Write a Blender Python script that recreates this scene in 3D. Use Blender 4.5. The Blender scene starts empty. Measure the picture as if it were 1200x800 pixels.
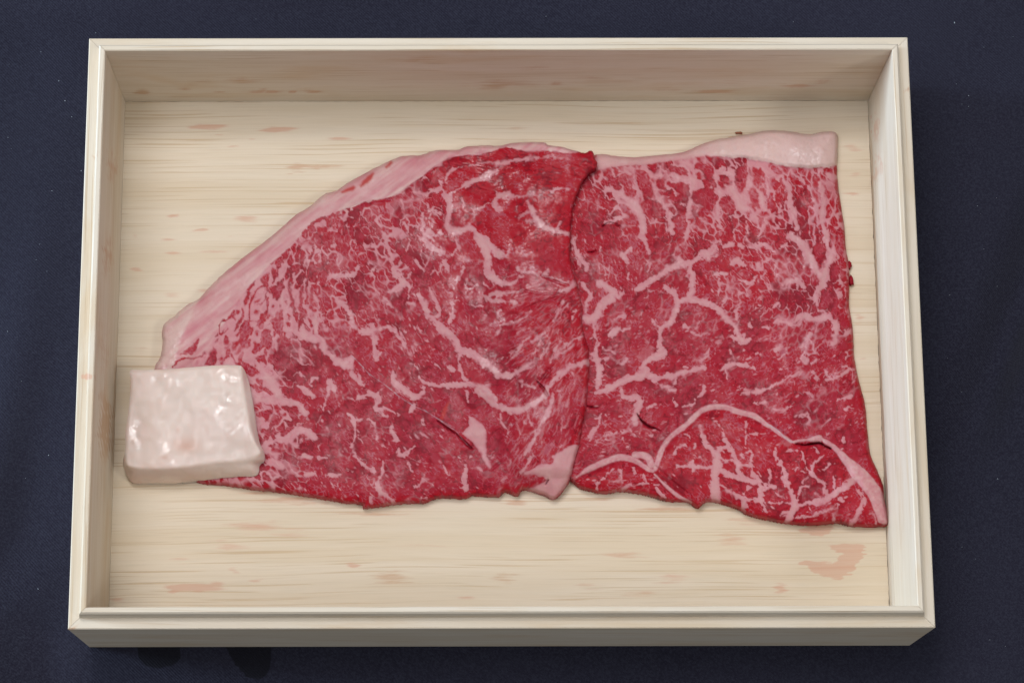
import bpy, bmesh, math, random
import numpy as np
from mathutils import Matrix, Vector

MM = 0.001
sc = bpy.context.scene
col = sc.collection
rnd = random.Random(7)

# ------------------------------------------------------------------ camera
FOC, PITCH, ROLL, YAW = 2917.46, 0.241, -0.008, -0.010
CAM = np.array([-13.996, -109.587, 911.141])
U0, V0 = 600 - 52.99, 400 + 1.375
_r0 = np.array([math.cos(YAW), math.sin(YAW), 0.0])
_y0 = np.array([-math.sin(YAW), math.cos(YAW), 0.0])
_z0 = np.array([0, 0, 1.0])
_up0 = _y0 * math.cos(PITCH) + _z0 * math.sin(PITCH)
FWD = _y0 * math.sin(PITCH) - _z0 * math.cos(PITCH)
RIGHT = math.cos(ROLL) * _r0 - math.sin(ROLL) * _up0
UP = math.sin(ROLL) * _r0 + math.cos(ROLL) * _up0

cam = bpy.data.cameras.new('camera')
cam_o = bpy.data.objects.new('camera', cam)
col.objects.link(cam_o)
cam.sensor_fit = 'HORIZONTAL'
cam.sensor_width = 36.0
cam.lens = FOC / 1200 * 36.0
cam.shift_x = 52.99 / 1200
cam.shift_y = 1.375 / 1200
cam.clip_start, cam.clip_end = 0.02, 50
m = Matrix.Identity(4)
for i, v in enumerate((RIGHT, UP, -FWD)):
    for k in range(3):
        m[k][i] = v[k]
for k in range(3):
    m[k][3] = CAM[k] * MM
cam_o.matrix_world = m
sc.camera = cam_o

# ------------------------------------------------------------------ light
world = bpy.data.worlds.new('World')
sc.world = world
world.use_nodes = True
bg = world.node_tree.nodes['Background']
bg.inputs[0].default_value = (0.90, 0.94, 1.0, 1)
bg.inputs[1].default_value = 0.325

def area(name, loc, target, size, size_y, power, colour):
    l = bpy.data.lights.new(name, 'AREA')
    l.shape = 'RECTANGLE'; l.size = size; l.size_y = size_y
    l.energy = power; l.color = colour
    o = bpy.data.objects.new(name, l)
    col.objects.link(o)
    o.location = loc
    d = Vector(target) - Vector(loc)
    o.rotation_euler = d.to_track_quat('-Z', 'Y').to_euler()
    return o

area('overhead_light', (-0.32, 0.36, 1.45), (0, 0.1, 0), 0.90, 0.55, 12.8, (0.965, 0.960, 1.0))
area('overhead_light', (-0.16, 0.60, 1.50), (0, 0.1, 0), 0.15, 0.15, 3.4, (1.0, 0.98, 0.95))  # added unseen compact light, placed so its reflection puts glints on the meat
area('overhead_light', (0.98, -0.42, 1.25), (0, 0.1, 0), 0.30, 0.30, 5.2, (1.0, 0.98, 0.95))
area('window_light', (-1.90, 0.37, 0.37), (0, 0.1, 0.03), 0.35, 0.10, 50.0, (0.62, 0.80, 1.0))

sc.view_settings.view_transform = 'Standard'
sc.view_settings.look = 'None'
sc.view_settings.exposure = -0.07
sc.view_settings.gamma = 1.0
sc.view_settings.use_curve_mapping = False
sc.cycles.max_bounces = 8

# ------------------------------------------------------------------ maths helpers
def unproject(u, v, z):
    u = np.asarray(u, float); v = np.asarray(v, float); z = np.asarray(z, float)
    a = (u - U0) / FOC; b = -(v - V0) / FOC
    d = FWD[None, :] + a.reshape(-1, 1) * RIGHT + b.reshape(-1, 1) * UP
    t = (z.reshape(-1) - CAM[2]) / d[:, 2]
    return CAM + d * t[:, None]

def project(P):
    Q = np.asarray(P, float) - CAM
    z = Q @ FWD
    return U0 + FOC * (Q @ RIGHT) / z, V0 - FOC * (Q @ UP) / z

_rs = np.random.RandomState(11)
_T = _rs.rand(256, 256)
def vnoise(x, y, seed=0):
    x = x + seed * 37.13; y = y + seed * 91.7
    xi = np.floor(x).astype(int); yi = np.floor(y).astype(int)
    fx = x - xi; fy = y - yi
    fx = fx * fx * (3 - 2 * fx); fy = fy * fy * (3 - 2 * fy)
    x0, x1, y0, y1 = xi & 255, (xi + 1) & 255, yi & 255, (yi + 1) & 255
    a = _T[x0, y0] * (1 - fx) + _T[x1, y0] * fx
    b = _T[x0, y1] * (1 - fx) + _T[x1, y1] * fx
    return (a * (1 - fy) + b * fy) * 2 - 1

def fbm(x, y, seed=0, octv=3):
    s = 0; amp = 1; tot = 0
    for k in range(octv):
        s = s + amp * vnoise(x * 2 ** k, y * 2 ** k, seed + k * 3); tot += amp; amp *= .5
    return s / tot

_R1 = _rs.rand(512, 512); _R2 = _rs.rand(512, 512); _R3 = _rs.rand(512, 512)
def worley(X, Y, s, ang, el, seed=0):
    gx = X / s + seed * 17; gy = Y / s + seed * 29
    ci = np.floor(gx).astype(int); cj = np.floor(gy).astype(int)
    ca, sa = np.cos(ang), np.sin(ang)
    F1 = np.full(X.shape, 9e9); F2 = np.full(X.shape, 9e9); ID = np.zeros(X.shape)
    for di in range(-2, 3):
        for dj in range(-2, 3):
            a = (ci + di) & 511; b = (cj + dj) & 511
            dx = (ci + di + _R1[a, b] - gx) * s; dy = (cj + dj + _R2[a, b] - gy) * s
            p = dx * ca + dy * sa; q = -dx * sa + dy * ca
            d = np.sqrt((p / el) ** 2 + q * q)
            n = d < F1
            F2 = np.where(n, F1, np.minimum(F2, d))
            ID = np.where(n, _R3[a, b], ID)
            F1 = np.where(n, d, F1)
    return F1, F2, ID

def sst(e0, e1, x):
    t = np.clip((x - e0) / (e1 - e0), 0, 1)
    return t * t * (3 - 2 * t)

def catmull(P, n=4, closed=True):
    P = np.array(P, float); out = []
    N = len(P)
    rng = range(N) if closed else range(N - 1)
    for i in rng:
        if closed: p = [P[(i + k - 1) % N] for k in range(4)]
        else: p = [P[min(max(i + k - 1, 0), N - 1)] for k in range(4)]
        for t in np.arange(n) / n:
            out.append(.5 * ((2 * p[1]) + (-p[0] + p[2]) * t + (2 * p[0] - 5 * p[1] + 4 * p[2] - p[3]) * t * t + (-p[0] + 3 * p[1] - 3 * p[2] + p[3]) * t ** 3))
    if not closed: out.append(P[-1])
    return np.array(out)

def seg_dist(X, Y, a, b):
    d = b - a; L = max((d * d).sum(), 1e-9)
    t = np.clip(((X - a[0]) * d[0] + (Y - a[1]) * d[1]) / L, 0, 1)
    return np.hypot(X - a[0] - t * d[0], Y - a[1] - t * d[1]), t

class Grid:
    def __init__(s, x0, y0, x1, y1, step):
        s.step = step
        s.xs = np.arange(x0, x1, step); s.ys = np.arange(y0, y1, step)
        s.X, s.Y = np.meshgrid(s.xs, s.ys)
    def win(s, P, mar):
        P = np.atleast_2d(P)
        i0 = np.searchsorted(s.xs, P[:, 0].min() - mar); i1 = np.searchsorted(s.xs, P[:, 0].max() + mar)
        j0 = np.searchsorted(s.ys, P[:, 1].min() - mar); j1 = np.searchsorted(s.ys, P[:, 1].max() + mar)
        return slice(j0, j1), slice(i0, i1)
    def line(s, P, w, mar=26):
        """max over the polyline of (half width - distance); -99 far away"""
        F = np.full(s.X.shape, -99.0)
        P = np.array(P, float)
        w = np.full(len(P), w, float) if np.isscalar(w) else np.array(w, float)
        if len(P) == 1: P = np.vstack([P, P + .01]); w = np.array([w[0], w[0]])
        for i in range(len(P) - 1):
            sl = s.win(P[i:i + 2], mar)
            if F[sl].size == 0: continue
            d, t = seg_dist(s.X[sl], s.Y[sl], P[i], P[i + 1])
            F[sl] = np.maximum(F[sl], w[i] * (1 - t) + w[i + 1] * t - d)
        return F
    def poly(s, P, mar=1e4):
        """signed distance, positive inside"""
        P = np.array(P, float)
        sl = s.win(P, mar)
        F = np.full(s.X.shape, -99.0)
        X, Y = s.X[sl], s.Y[sl]
        if X.size == 0: return F
        D = np.full(X.shape, 9e9); ins = np.zeros(X.shape, bool)
        N = len(P)
        for i in range(N):
            a, b = P[i], P[(i + 1) % N]
            D = np.minimum(D, seg_dist(X, Y, a, b)[0])
            c = (a[1] > Y) != (b[1] > Y)
            if c.any():
                dy = b[1] - a[1]
                ins ^= c & (X < (b[0] - a[0]) * (Y - a[1]) / (dy if abs(dy) > 1e-9 else 1e-9) + a[0])
        F[sl] = np.where(ins, D, -D)
        return F
    def rbf(s, S, power=3.0):
        num = 0; den = 0
        S = np.array(S, float)
        st = max(1, int(6 / s.step))
        x = s.xs[::st]; y = s.ys[::st]
        XX, YY = np.meshgrid(x, y)
        vals = [0] * (S.shape[1] - 2)
        for r in S:
            w = 1 / (((XX - r[0]) ** 2 + (YY - r[1]) ** 2) / 400 + .15) ** (power / 2 + .5)
            den = den + w
            for k in range(len(vals)): vals[k] = vals[k] + w * r[2 + k]
        out = []
        fx = np.clip((s.xs - x[0]) / (x[1] - x[0]), 0, len(x) - 1.001); fy = np.clip((s.ys - y[0]) / (y[1] - y[0]), 0, len(y) - 1.001)
        i = fx.astype(int); j = fy.astype(int); a = (fx - i)[None, :]; b = (fy - j)[:, None]
        for V in vals:
            V = V / den
            q = (V[np.ix_(j, i)] * (1 - a) + V[np.ix_(j, i + 1)] * a) * (1 - b) + (V[np.ix_(j + 1, i)] * (1 - a) + V[np.ix_(j + 1, i + 1)] * a) * b
            out.append(q)
        return out
    def at(s, F, u, v):
        fx = np.clip((np.asarray(u) - s.xs[0]) / s.step, 0, len(s.xs) - 1.001); fy = np.clip((np.asarray(v) - s.ys[0]) / s.step, 0, len(s.ys) - 1.001)
        i = fx.astype(int); j = fy.astype(int); a = fx - i; b = fy - j
        return (F[j, i] * (1 - a) + F[j, i + 1] * a) * (1 - b) + (F[j + 1, i] * (1 - a) + F[j + 1, i + 1] * a) * b

def blur(F, n):
    for _ in range(n):
        G = np.pad(F, 1, mode='edge')
        F = (G[:-2, 1:-1] + G[2:, 1:-1] + G[1:-1, :-2] + G[1:-1, 2:] + 2 * F) / 6
    return F

K = 914 / 160
def pts(org, txt, scale=K):
    P = np.array([[float(q) for q in p.split(',')] for p in txt.split()])
    return P / scale + np.array(org)

# ------------------------------------------------------------------ object helpers
def thing(name, label, cat, loc=(0, 0, 0), group=None):
    o = bpy.data.objects.new(name, None)
    o.empty_display_size = 0.02
    col.objects.link(o); o.location = loc
    o['label'] = label; o['category'] = cat
    if group: o['group'] = group
    return o

def link(name, me, mat, parent=None):
    o = bpy.data.objects.new(name, me)
    if mat: me.materials.append(mat)
    col.objects.link(o)
    if parent:
        o.parent = parent
        bpy.context.view_layer.update()
        o.matrix_parent_inverse = parent.matrix_world.inverted()
    return o

def mesh_np(name, V, faces, attrs=None, smooth=True):
    me = bpy.data.meshes.new(name)
    me.from_pydata([tuple(v) for v in V] if not isinstance(V, np.ndarray) else V.tolist(), [], faces)
    if smooth: me.polygons.foreach_set('use_smooth', [True] * len(me.polygons))
    for k, a in (attrs or {}).items():
        at = me.attributes.new(k, 'FLOAT', 'POINT')
        at.data.foreach_set('value', np.asarray(a, np.float32))
    me.update()
    return me

class NT:
    def __init__(s, name):
        s.m = bpy.data.materials.new(name); s.m.use_nodes = True
        s.t = s.m.node_tree; s.b = s.t.nodes['Principled BSDF']
    def n(s, typ, **kw):
        o = s.t.nodes.new(typ)
        for k, v in kw.items(): setattr(o, k, v)
        return o
    def l(s, a, b): s.t.links.new(a, b)
    def attr(s, name):
        return s.n('ShaderNodeAttribute', attribute_name=name).outputs['Fac']
    def mix(s, f, a, b, mode='MIX'):
        o = s.n('ShaderNodeMix', data_type='RGBA', blend_type=mode)
        for i, x in ((0, f), (6, a), (7, b)):
            if isinstance(x, (int, float)): o.inputs[i].default_value = x
            elif isinstance(x, tuple): o.inputs[i].default_value = (*x, 1)
            else: s.l(x, o.inputs[i])
        return o.outputs[2]
    def math(s, op, a, b=None, c=None):
        o = s.n('ShaderNodeMath', operation=op)
        for i, x in enumerate((a, b, c)):
            if x is None: continue
            if isinstance(x, (int, float)): o.inputs[i].default_value = x
            else: s.l(x, o.inputs[i])
        return o.outputs[0]
    def ramp(s, f, lo, hi):
        o = s.n('ShaderNodeMapRange', interpolation_type='SMOOTHSTEP')
        s.l(f, o.inputs[0]); o.inputs[1].default_value = lo; o.inputs[2].default_value = hi
        return o.outputs[0]
    def noise(s, vec, scale, detail=3, rough=.55, dist=0):
        o = s.n('ShaderNodeTexNoise')
        s.l(vec, o.inputs['Vector']); o.inputs['Scale'].default_value = scale
        o.inputs['Detail'].default_value = detail; o.inputs['Roughness'].default_value = rough
        o.inputs['Distortion'].default_value = dist
        return o.outputs['Fac']
    def mapping(s, vec, scale, rot=(0, 0, 0), loc=(0, 0, 0)):
        o = s.n('ShaderNodeMapping'); s.l(vec, o.inputs[0])
        o.inputs['Scale'].default_value = scale; o.inputs['Rotation'].default_value = rot; o.inputs['Location'].default_value = loc
        return o.outputs[0]
    def bump(s, h, strength, dist, prev=None):
        o = s.n('ShaderNodeBump'); s.l(h, o.inputs['Height'])
        o.inputs['Strength'].default_value = strength; o.inputs['Distance'].default_value = dist
        if prev: s.l(prev, o.inputs['Normal'])
        return o.outputs[0]
    def coord(s, k='Object'): return s.n('ShaderNodeTexCoord').outputs[k]

# ------------------------------------------------------------------ materials
def wood_material(name, base, streak, pore_amount, rot=0.0, stain=True, wave=.009, mottle=0.0, lines=.38):
    t = NT(name); c = t.coord()
    rn = t.n('ShaderNodeObjectInfo').outputs['Random']
    wv = t.noise(t.mapping(c, (5, 14, 14)), 1, 2, .5)
    cw = t.n('ShaderNodeCombineXYZ'); t.l(t.math('MULTIPLY', t.math('SUBTRACT', wv, .5), wave), cw.inputs[1])
    wa = t.n('ShaderNodeVectorMath', operation='ADD'); t.l(c, wa.inputs[0]); t.l(cw.outputs[0], wa.inputs[1])
    off = t.n('ShaderNodeVectorMath', operation='ADD'); t.l(wa.outputs[0], off.inputs[0])
    cm = t.n('ShaderNodeCombineXYZ'); t.l(t.math('MULTIPLY', rn, 7.3), cm.inputs[0]); t.l(t.math('MULTIPLY', rn, 3.1), cm.inputs[1]); t.l(t.math('MULTIPLY', rn, 5.7), cm.inputs[2])
    t.l(cm.outputs[0], off.inputs[1]); v = off.outputs[0]
    wide = t.noise(t.mapping(v, (6, 90, 90), (0, 0, rot)), 1, 3, .6, .5)
    mid = t.noise(t.mapping(v, (9, 900, 900), (0, 0, rot)), 1, 3, .65, .1)
    fine = t.noise(t.mapping(v, (60, 3200, 3200), (0, 0, rot)), 1, 2, .6)
    pore = t.noise(t.mapping(v, (17, 1750, 1750), (0, 0, rot)), 1, 0, .5)
    patch = t.noise(t.mapping(v, (16, 55, 55)), 1, 2, .5)
    colr = t.mix(t.ramp(wide, .38, .66), tuple(x * 1.02 for x in base), tuple(x * y for x, y in zip(base, (.955, .925, .87))))
    colr = t.mix(t.math('MULTIPLY', t.ramp(mid, .50, .74), lines), colr, streak)
    if mottle:
        mo = t.noise(t.mapping(v, (16, 70, 70)), 1, 4, .62, .8)
        colr = t.mix(t.math('MULTIPLY', t.ramp(mo, .46, .72), mottle), colr, (.56, .40, .225))
    p = t.math('MULTIPLY', t.ramp(pore, .635, .70), t.ramp(patch, .36, .60))
    colr = t.mix(t.math('MULTIPLY', p, pore_amount), colr, tuple(x * y for x, y in zip(streak, (.80, .66, .50))))
    colr = t.mix(t.math('MULTIPLY', t.math('SUBTRACT', fine, .5), .55), colr, tuple(x * .55 for x in base))
    if stain:
        s1 = t.attr('stain'); nz = t.noise(t.mapping(v, (60, 900, 900), (0, 0, rot)), 1, 4, .65)
        s2 = t.ramp(t.math('ADD', s1, t.math('MULTIPLY', t.math('SUBTRACT', nz, .5), 1.25)), .28, .72)
        hue = t.attr('stain_hue')
        colr = t.mix(t.math('MULTIPLY', s2, t.math('MULTIPLY_ADD', mid, .75, .28)), colr, t.mix(hue, (.60, .34, .235), (.47, .275, .14)))
    t.l(colr, t.b.inputs['Base Color'])
    t.b.inputs['Roughness'].default_value = .62
    t.b.inputs['Specular IOR Level'].default_value = .3
    h = t.math('ADD', t.math('MULTIPLY', mid, .6), t.math('SUBTRACT', t.math('MULTIPLY', fine, .5), t.math('MULTIPLY', p, .5)))
    t.l(t.bump(h, .35, .00025), t.b.inputs['Normal'])
    return t.m

WOOD_FLOOR = wood_material('pale_wood_floor', (.690, .598, .465), (.585, .455, .285), .46, .028, lines=.22)
WOOD_SIDE = wood_material('pale_wood_side', (.645, .575, .468), (.54, .44, .30), .50, mottle=.42, lines=.24)

def cloth_material():
    t = NT('navy_cloth'); c = t.coord()
    big = t.noise(c, 9, 3, .5)
    grain = t.noise(c, 1300, 2, .7)
    weave = t.n('ShaderNodeTexWave', wave_type='BANDS', bands_direction='DIAGONAL')
    t.l(c, weave.inputs[0]); weave.inputs['Scale'].default_value = 520; weave.inputs['Distortion'].default_value = 1.2
    weave.inputs['Detail'].default_value = 1
    colr = t.mix(t.ramp(big, .3, .7), (.0105, .0100, .0205), (.0140, .0136, .0262))
    colr = t.mix(t.math('MULTIPLY', t.ramp(grain, .35, .7), .7), colr, (.027, .029, .047))
    patch_mask = t.attr('dark_blob'); nz = t.noise(c, 160, 3, .6)  # mask of the two dark blobs, edges broken up by noise
    w2 = t.ramp(t.math('ADD', patch_mask, t.math('MULTIPLY', t.math('SUBTRACT', nz, .5), .25)), .42, .58)
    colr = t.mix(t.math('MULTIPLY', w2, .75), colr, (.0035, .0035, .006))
    t.l(colr, t.b.inputs['Base Color'])
    t.b.inputs['Roughness'].default_value = .9
    t.b.inputs['Specular IOR Level'].default_value = .15
    t.b.inputs['Sheen Weight'].default_value = .08
    t.b.inputs['Sheen Roughness'].default_value = .5
    t.l(t.bump(t.math('ADD', weave.outputs['Fac'], grain), .5, .0002), t.b.inputs['Normal'])
    return t.m
CLOTH = cloth_material()

def meat_material():
    t = NT('marbled_beef'); c = t.coord()
    fat, red, pale, silver, fib, blood = [t.attr(k) for k in ('fat', 'red', 'pale', 'silver', 'fibre', 'blood')]
    n1 = t.noise(c, 1500, 3, .6); n2 = t.noise(c, 260, 3, .55)
    lean = t.mix(red, (.305, .0165, .0385), (.365, .0040, .0140))
    lean = t.mix(t.ramp(fib, .40, .95), lean, t.mix(.66, lean, (.385, .095, .132)))
    lean = t.mix(t.math('MULTIPLY', t.ramp(fib, .34, .0), .75), lean, (.175, .0035, .012))
    lean = t.mix(t.math('MULTIPLY', t.ramp(n1, .42, .75), .10), lean, (.38, .08, .115))
    fatc = t.mix(pale, (.515, .200, .228), (.61, .425, .395))
    fatc = t.mix(t.math('MULTIPLY', t.ramp(n2, .35, .7), .35), fatc, t.mix(pale, (.545, .245, .265), (.635, .46, .42)))
    fatc = t.mix(t.math('MULTIPLY', t.ramp(n1, .5, .75), .18), fatc, (.46, .135, .165))
    colr = t.mix(fat, lean, fatc)
    colr = t.mix(blood, colr, (.42, .022, .018))
    colr = t.mix(silver, colr, (.40, .37, .42))
    t.l(colr, t.b.inputs['Base Color'])
    r = t.math('MULTIPLY_ADD', fat, .02, .50)
    t.l(t.math('ADD', r, t.math('MULTIPLY', t.math('SUBTRACT', n2, .5), .25)), t.b.inputs['Roughness'])
    t.b.inputs['Specular IOR Level'].default_value = .16
    t.b.inputs['Coat Weight'].default_value = .0
    n6 = t.noise(c, 95, 2, .5)
    t.l(t.math('MULTIPLY', t.ramp(n6, .48, .64), t.math('MULTIPLY_ADD', t.attr('patch_mask'), .80, .26)), t.b.inputs['Coat Weight'])  # wetter zones of the meat get more clear coat
    t.b.inputs['Coat Roughness'].default_value = .17
    t.b.inputs['Coat IOR'].default_value = 1.5
    n5 = t.noise(c, 800, 2, .6)
    t.l(t.bump(n5, .8, .0005), t.b.inputs['Coat Normal'])
    t.b.inputs['Subsurface Weight'].default_value = .12
    t.b.inputs['Subsurface Radius'].default_value = (1.0, .35, .25)
    t.b.inputs['Subsurface Scale'].default_value = .0012
    b1 = t.bump(n1, .28, .00010)
    t.l(t.bump(n2, .18, .0005, b1), t.b.inputs['Normal'])
    return t.m
MEAT = meat_material()

def suet_material():
    t = NT('white_suet'); c = t.coord()
    n1 = t.noise(c, 60, 3, .5); n2 = t.noise(c, 900, 3, .6)
    blush = t.attr('blush')
    colr = t.mix(t.ramp(n1, .35, .68), (.700, .585, .520), (.675, .545, .485))
    colr = t.mix(blush, colr, (.60, .38, .30))
    t.l(colr, t.b.inputs['Base Color'])
    t.b.inputs['Roughness'].default_value = .42
    t.b.inputs['Specular IOR Level'].default_value = .25
    t.b.inputs['Coat Roughness'].default_value = .11
    t.b.inputs['Subsurface Weight'].default_value = .45
    t.b.inputs['Subsurface Radius'].default_value = (1.0, .6, .5)
    t.b.inputs['Subsurface Scale'].default_value = .004
    n3 = t.noise(t.mapping(c, (1300, 600, 900), (0, 0, .7)), 1, 2, .6)
    n4 = t.noise(t.mapping(c, (85, 60, 60)), 1, 2, .5)
    gl = t.ramp(n4, .55, .66)
    t.l(t.math('MULTIPLY_ADD', gl, .9, .05), t.b.inputs['Coat Weight'])
    n3 = t.math('MULTIPLY', n3, gl)
    b1 = t.bump(n2, .12, .0002)
    t.l(b1, t.b.inputs['Normal'])
    t.l(t.bump(n3, .5, .00030), t.b.inputs['Coat Normal'])
    return t.m
SUET = suet_material()

# ------------------------------------------------------------------ cloth
BOX_W, BOX_D, LEDGE, LIP_H, LEDGE_W, WALL, FLOOR = 300.0, 216.57, 51.72, 5.55, 4.20, 6.85, 1.5

def build_cloth():
    # dense in the middle, coarser outwards
    def axis(a, b, c, d, n, q):
        return np.concatenate([np.linspace(a, b, q, endpoint=False), np.linspace(b, c, n, endpoint=False), np.linspace(c, d, q)])
    xs = axis(-800, -230, 260, 800, 245, 30); ys = axis(-700, -60, 300, 900, 180, 30)
    X, Y = np.meshgrid(xs, ys)
    x, y = X.ravel(), Y.ravel()
    Z = 2.2 * fbm(x / 160, y / 160, 5, 2) + .5 * fbm(x / 45, y / 45, 8, 2)
    # soft folds right of the box and in the front left
    def fold(p, ang, w, h, ln):
        ca, sa = math.cos(ang), math.sin(ang)
        a = (x - p[0]) * ca + (y - p[1]) * sa; b = -(x - p[0]) * sa + (y - p[1]) * ca
        return h * np.exp(-(b / w) ** 2) * np.exp(-(a / ln) ** 2)
    Z += fold((206, 150), 1.15, 11, 20, 90) + fold((226, 45), 1.3, 16, 15, 100) - fold((184, 90), 1.2, 14, 4, 90)
    Z += fold((-215, -20), .7, 14, 6, 80) + fold((-192, 50), 1.35, 14, 4.0, 120) + fold((-60, 262), .08, 12, 4, 140)
    inside = np.maximum(np.abs(x) - BOX_W / 2, np.abs(y - BOX_D / 2) - BOX_D / 2)
    flat = sst(2, 40, inside)
    Z = (Z * flat) - .3 - 1.0 * flat
    u, v = project(np.stack([x, y, Z], 1))
    g = Grid(0, 0, 2, 2, 1)
    dark_blob = np.zeros(len(x))  # two darker blobs on the cloth in front of the box
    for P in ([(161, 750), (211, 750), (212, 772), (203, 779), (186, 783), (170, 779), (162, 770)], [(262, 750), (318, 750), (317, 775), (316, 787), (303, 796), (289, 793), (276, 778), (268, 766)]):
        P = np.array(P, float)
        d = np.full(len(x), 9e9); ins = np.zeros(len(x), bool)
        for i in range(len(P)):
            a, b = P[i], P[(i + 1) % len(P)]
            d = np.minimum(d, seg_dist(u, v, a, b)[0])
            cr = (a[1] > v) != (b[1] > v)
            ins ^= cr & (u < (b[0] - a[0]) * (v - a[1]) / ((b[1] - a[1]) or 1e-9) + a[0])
        dark_blob = np.maximum(dark_blob, sst(-6, 6, np.where(ins, d, -d)))
    n, mm = len(xs), len(ys)
    idx = np.arange(n * mm).reshape(mm, n)
    F = np.stack([idx[:-1, :-1], idx[:-1, 1:], idx[1:, 1:], idx[1:, :-1]], -1).reshape(-1, 4).tolist()
    me = mesh_np('tablecloth', np.stack([x, y, Z], 1) * MM, F, {'dark_blob': dark_blob})
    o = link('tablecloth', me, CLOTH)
    o['label'] = 'dark navy cloth spread flat under the wooden box'
    o['category'] = 'cloth'
    # lint
    bm = bmesh.new()
    spots = [(84, 137), (76, 118), (1119, 26), (1136, 111), (112, 38), (95, 200), (1128, 121), (1170, 560), (1178, 757), (1128, 640), (20, 395), (55, 318), (30, 560), (45, 690), (930, 25), (640, 18), (300, 22), (1110, 420), (1150, 250)]
    for k in range(26): spots.append((rnd.uniform(5, 70), rnd.uniform(5, 760)) if k % 2 else (rnd.uniform(1110, 1190), rnd.uniform(5, 790)))
    for k, (a, b) in enumerate(spots):
        p = unproject([a], [b], [0.0])[0]
        j = np.argmin((x - p[0]) ** 2 + (y - p[1]) ** 2)
        r = rnd.uniform(.06, .13) * (1.6 if k < 4 else 1)
        bmesh.ops.create_icosphere(bm, subdivisions=1, radius=r * MM, matrix=Matrix.Translation(Vector((p[0], p[1], Z[j] + r * .4)) * MM) @ Matrix.Rotation(rnd.uniform(0, 3), 4, 'Z') @ Matrix.Diagonal((rnd.uniform(1, 2.5), 1, .7, 1)))
    me = bpy.data.meshes.new('lint'); bm.to_mesh(me); bm.free()
    t = NT('pale_lint'); t.b.inputs['Base Color'].default_value = (.35, .4, .45, 1)
    o = link('lint', me, t.m)
    o['kind'] = 'stuff'; o['label'] = 'pale specks of lint scattered on the navy cloth'; o['category'] = 'lint'
build_cloth()

# ------------------------------------------------------------------ box
STAINS = []   # (u, v, ru, rv, strength, hue)
def S(u, v, ru, rv, s=1.0, hue=0.0): STAINS.append((u, v, ru, rv, s, hue))
# floor smears
for q in [(243, 149, 20, 3.2, 1), (330, 152, 20, 3.6, .9), (252, 158, 8, 2, .6), (295, 163, 8, 1.6, .6), (275, 172, 9, 1.8, .5), (350, 195, 14, 4, .75, .5), (378, 196, 26, 2.5, .75, .5), (398, 162, 18, 2, .6),
          (345, 203, 10, 2, .6, .5), (203, 253, 9, 2, .8), (235, 270, 8, 1.8, .9), (196, 281, 10, 1.8, .7), (160, 315, 7, 2.5, .8), (291, 257, 16, 5, .6), (255, 295, 20, 2.4, .6), (205, 297, 12, 2, .6), (158, 276, 5, 5, .45),
          (265, 280, 12, 2, .5), (225, 165, 14, 1.8, .5, .6), (200, 345, 12, 4, .5), (165, 410, 10, 6, .4, .4), (240, 340, 14, 3, .6), (425, 120, 30, 1.5, .4), (540, 140, 30, 2, .4, .8), (610, 150, 18, 2, .4, .8), (735, 145, 20, 2, .4, .6),
          (866, 160, 7, 3, 1, .8), (1000, 173, 12, 6, .6), (1003, 205, 9, 4, .5), (1000, 228, 11, 2, .8), (1005, 372, 6, 10, .5), (1008, 520, 6, 14, .5, .7), (1012, 420, 6, 8, .4)]: S(*q)
for q in [(230, 688, 34, 4.5, 1.0), (205, 690, 8, 5, 1), (258, 684, 10, 3, .8), (140, 702, 10, 5, .5), (300, 616, 40, 9, .50), (270, 640, 28, 8, .48), (345, 625, 30, 10, .42), (300, 680, 9, 2.5, .7), (275, 668, 8, 5, .5), (210, 655, 14, 5, .45),
          (350, 586, 60, 5, .6, .3), (440, 602, 50, 4, .5, .6), (300, 577, 30, 3, .6, .3), (413, 662, 8, 3, .75), (460, 678, 26, 12, .48, .7), (490, 640, 40, 4, .4), (590, 678, 20, 9, .48, .8), (606, 588, 16, 4, .65, .4), (545, 700, 12, 3, .5),
          (690, 687, 20, 7, .5, .3), (730, 650, 28, 5, .5, .3), (755, 695, 30, 6, .45, .4), (790, 678, 24, 8, .48), (860, 632, 24, 10, .52, .2), (880, 610, 30, 6, .5, .3), (915, 690, 9, 7, .75), (780, 596, 40, 4, .55, .5), (960, 690, 10, 3, .3), (700, 585, 20, 3, .5, .5)]: S(*q)
STAIN_POLYS = [pts((900, 600), '270,155 360,140 450,150 455,210 420,245 385,290 350,318 300,310 220,290 180,255 140,225 240,228 310,235 345,200 300,175', 4),
               pts((900, 600), '140,78 200,60 330,55 310,85 270,112 230,116 180,100', 4)]
# inside faces of the walls
for q in [(165, 108, 10, 3, .9, .9), (215, 104, 14, 2, .7, .9), (252, 107, 7, 1.6, 1, .5), (305, 107, 26, 2, 1, .4), (340, 107, 6, 1.5, 1, .4), (360, 107, 10, 1.6, .8, .5), (238, 97, 22, 4, .5, .9), (285, 95, 24, 5, .55, .9), (430, 84, 20, 3, .35, 1), (490, 70, 26, 4, .5, .9),
          (600, 98, 60, 6, .5, .9), (580, 103, 20, 5, .6, .9), (655, 97, 12, 2, .8, .5), (700, 92, 24, 4, .5, .9), (625, 80, 24, 3, .5, .8), (780, 105, 60, 3, .5, .9), (840, 107, 26, 2, .8, .5), (930, 101, 20, 2.5, .8, .5), (965, 96, 10, 2, .8, .4), (860, 98, 30, 5, .45, .9), (760, 80, 20, 4, .4, .9), (365, 107, 14, 2, .8, .6),
          (127, 300, 5, 26, .7, .6), (124, 500, 6, 42, .95, 1), (133, 195, 5, 22, .7, .6), (122, 410, 5, 40, .5, .7), (1026, 150, 4, 20, .7, .3), (1025, 205, 4, 16, .6, .4), (1030, 190, 4, 20, .5, .3)]: S(*q)
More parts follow.
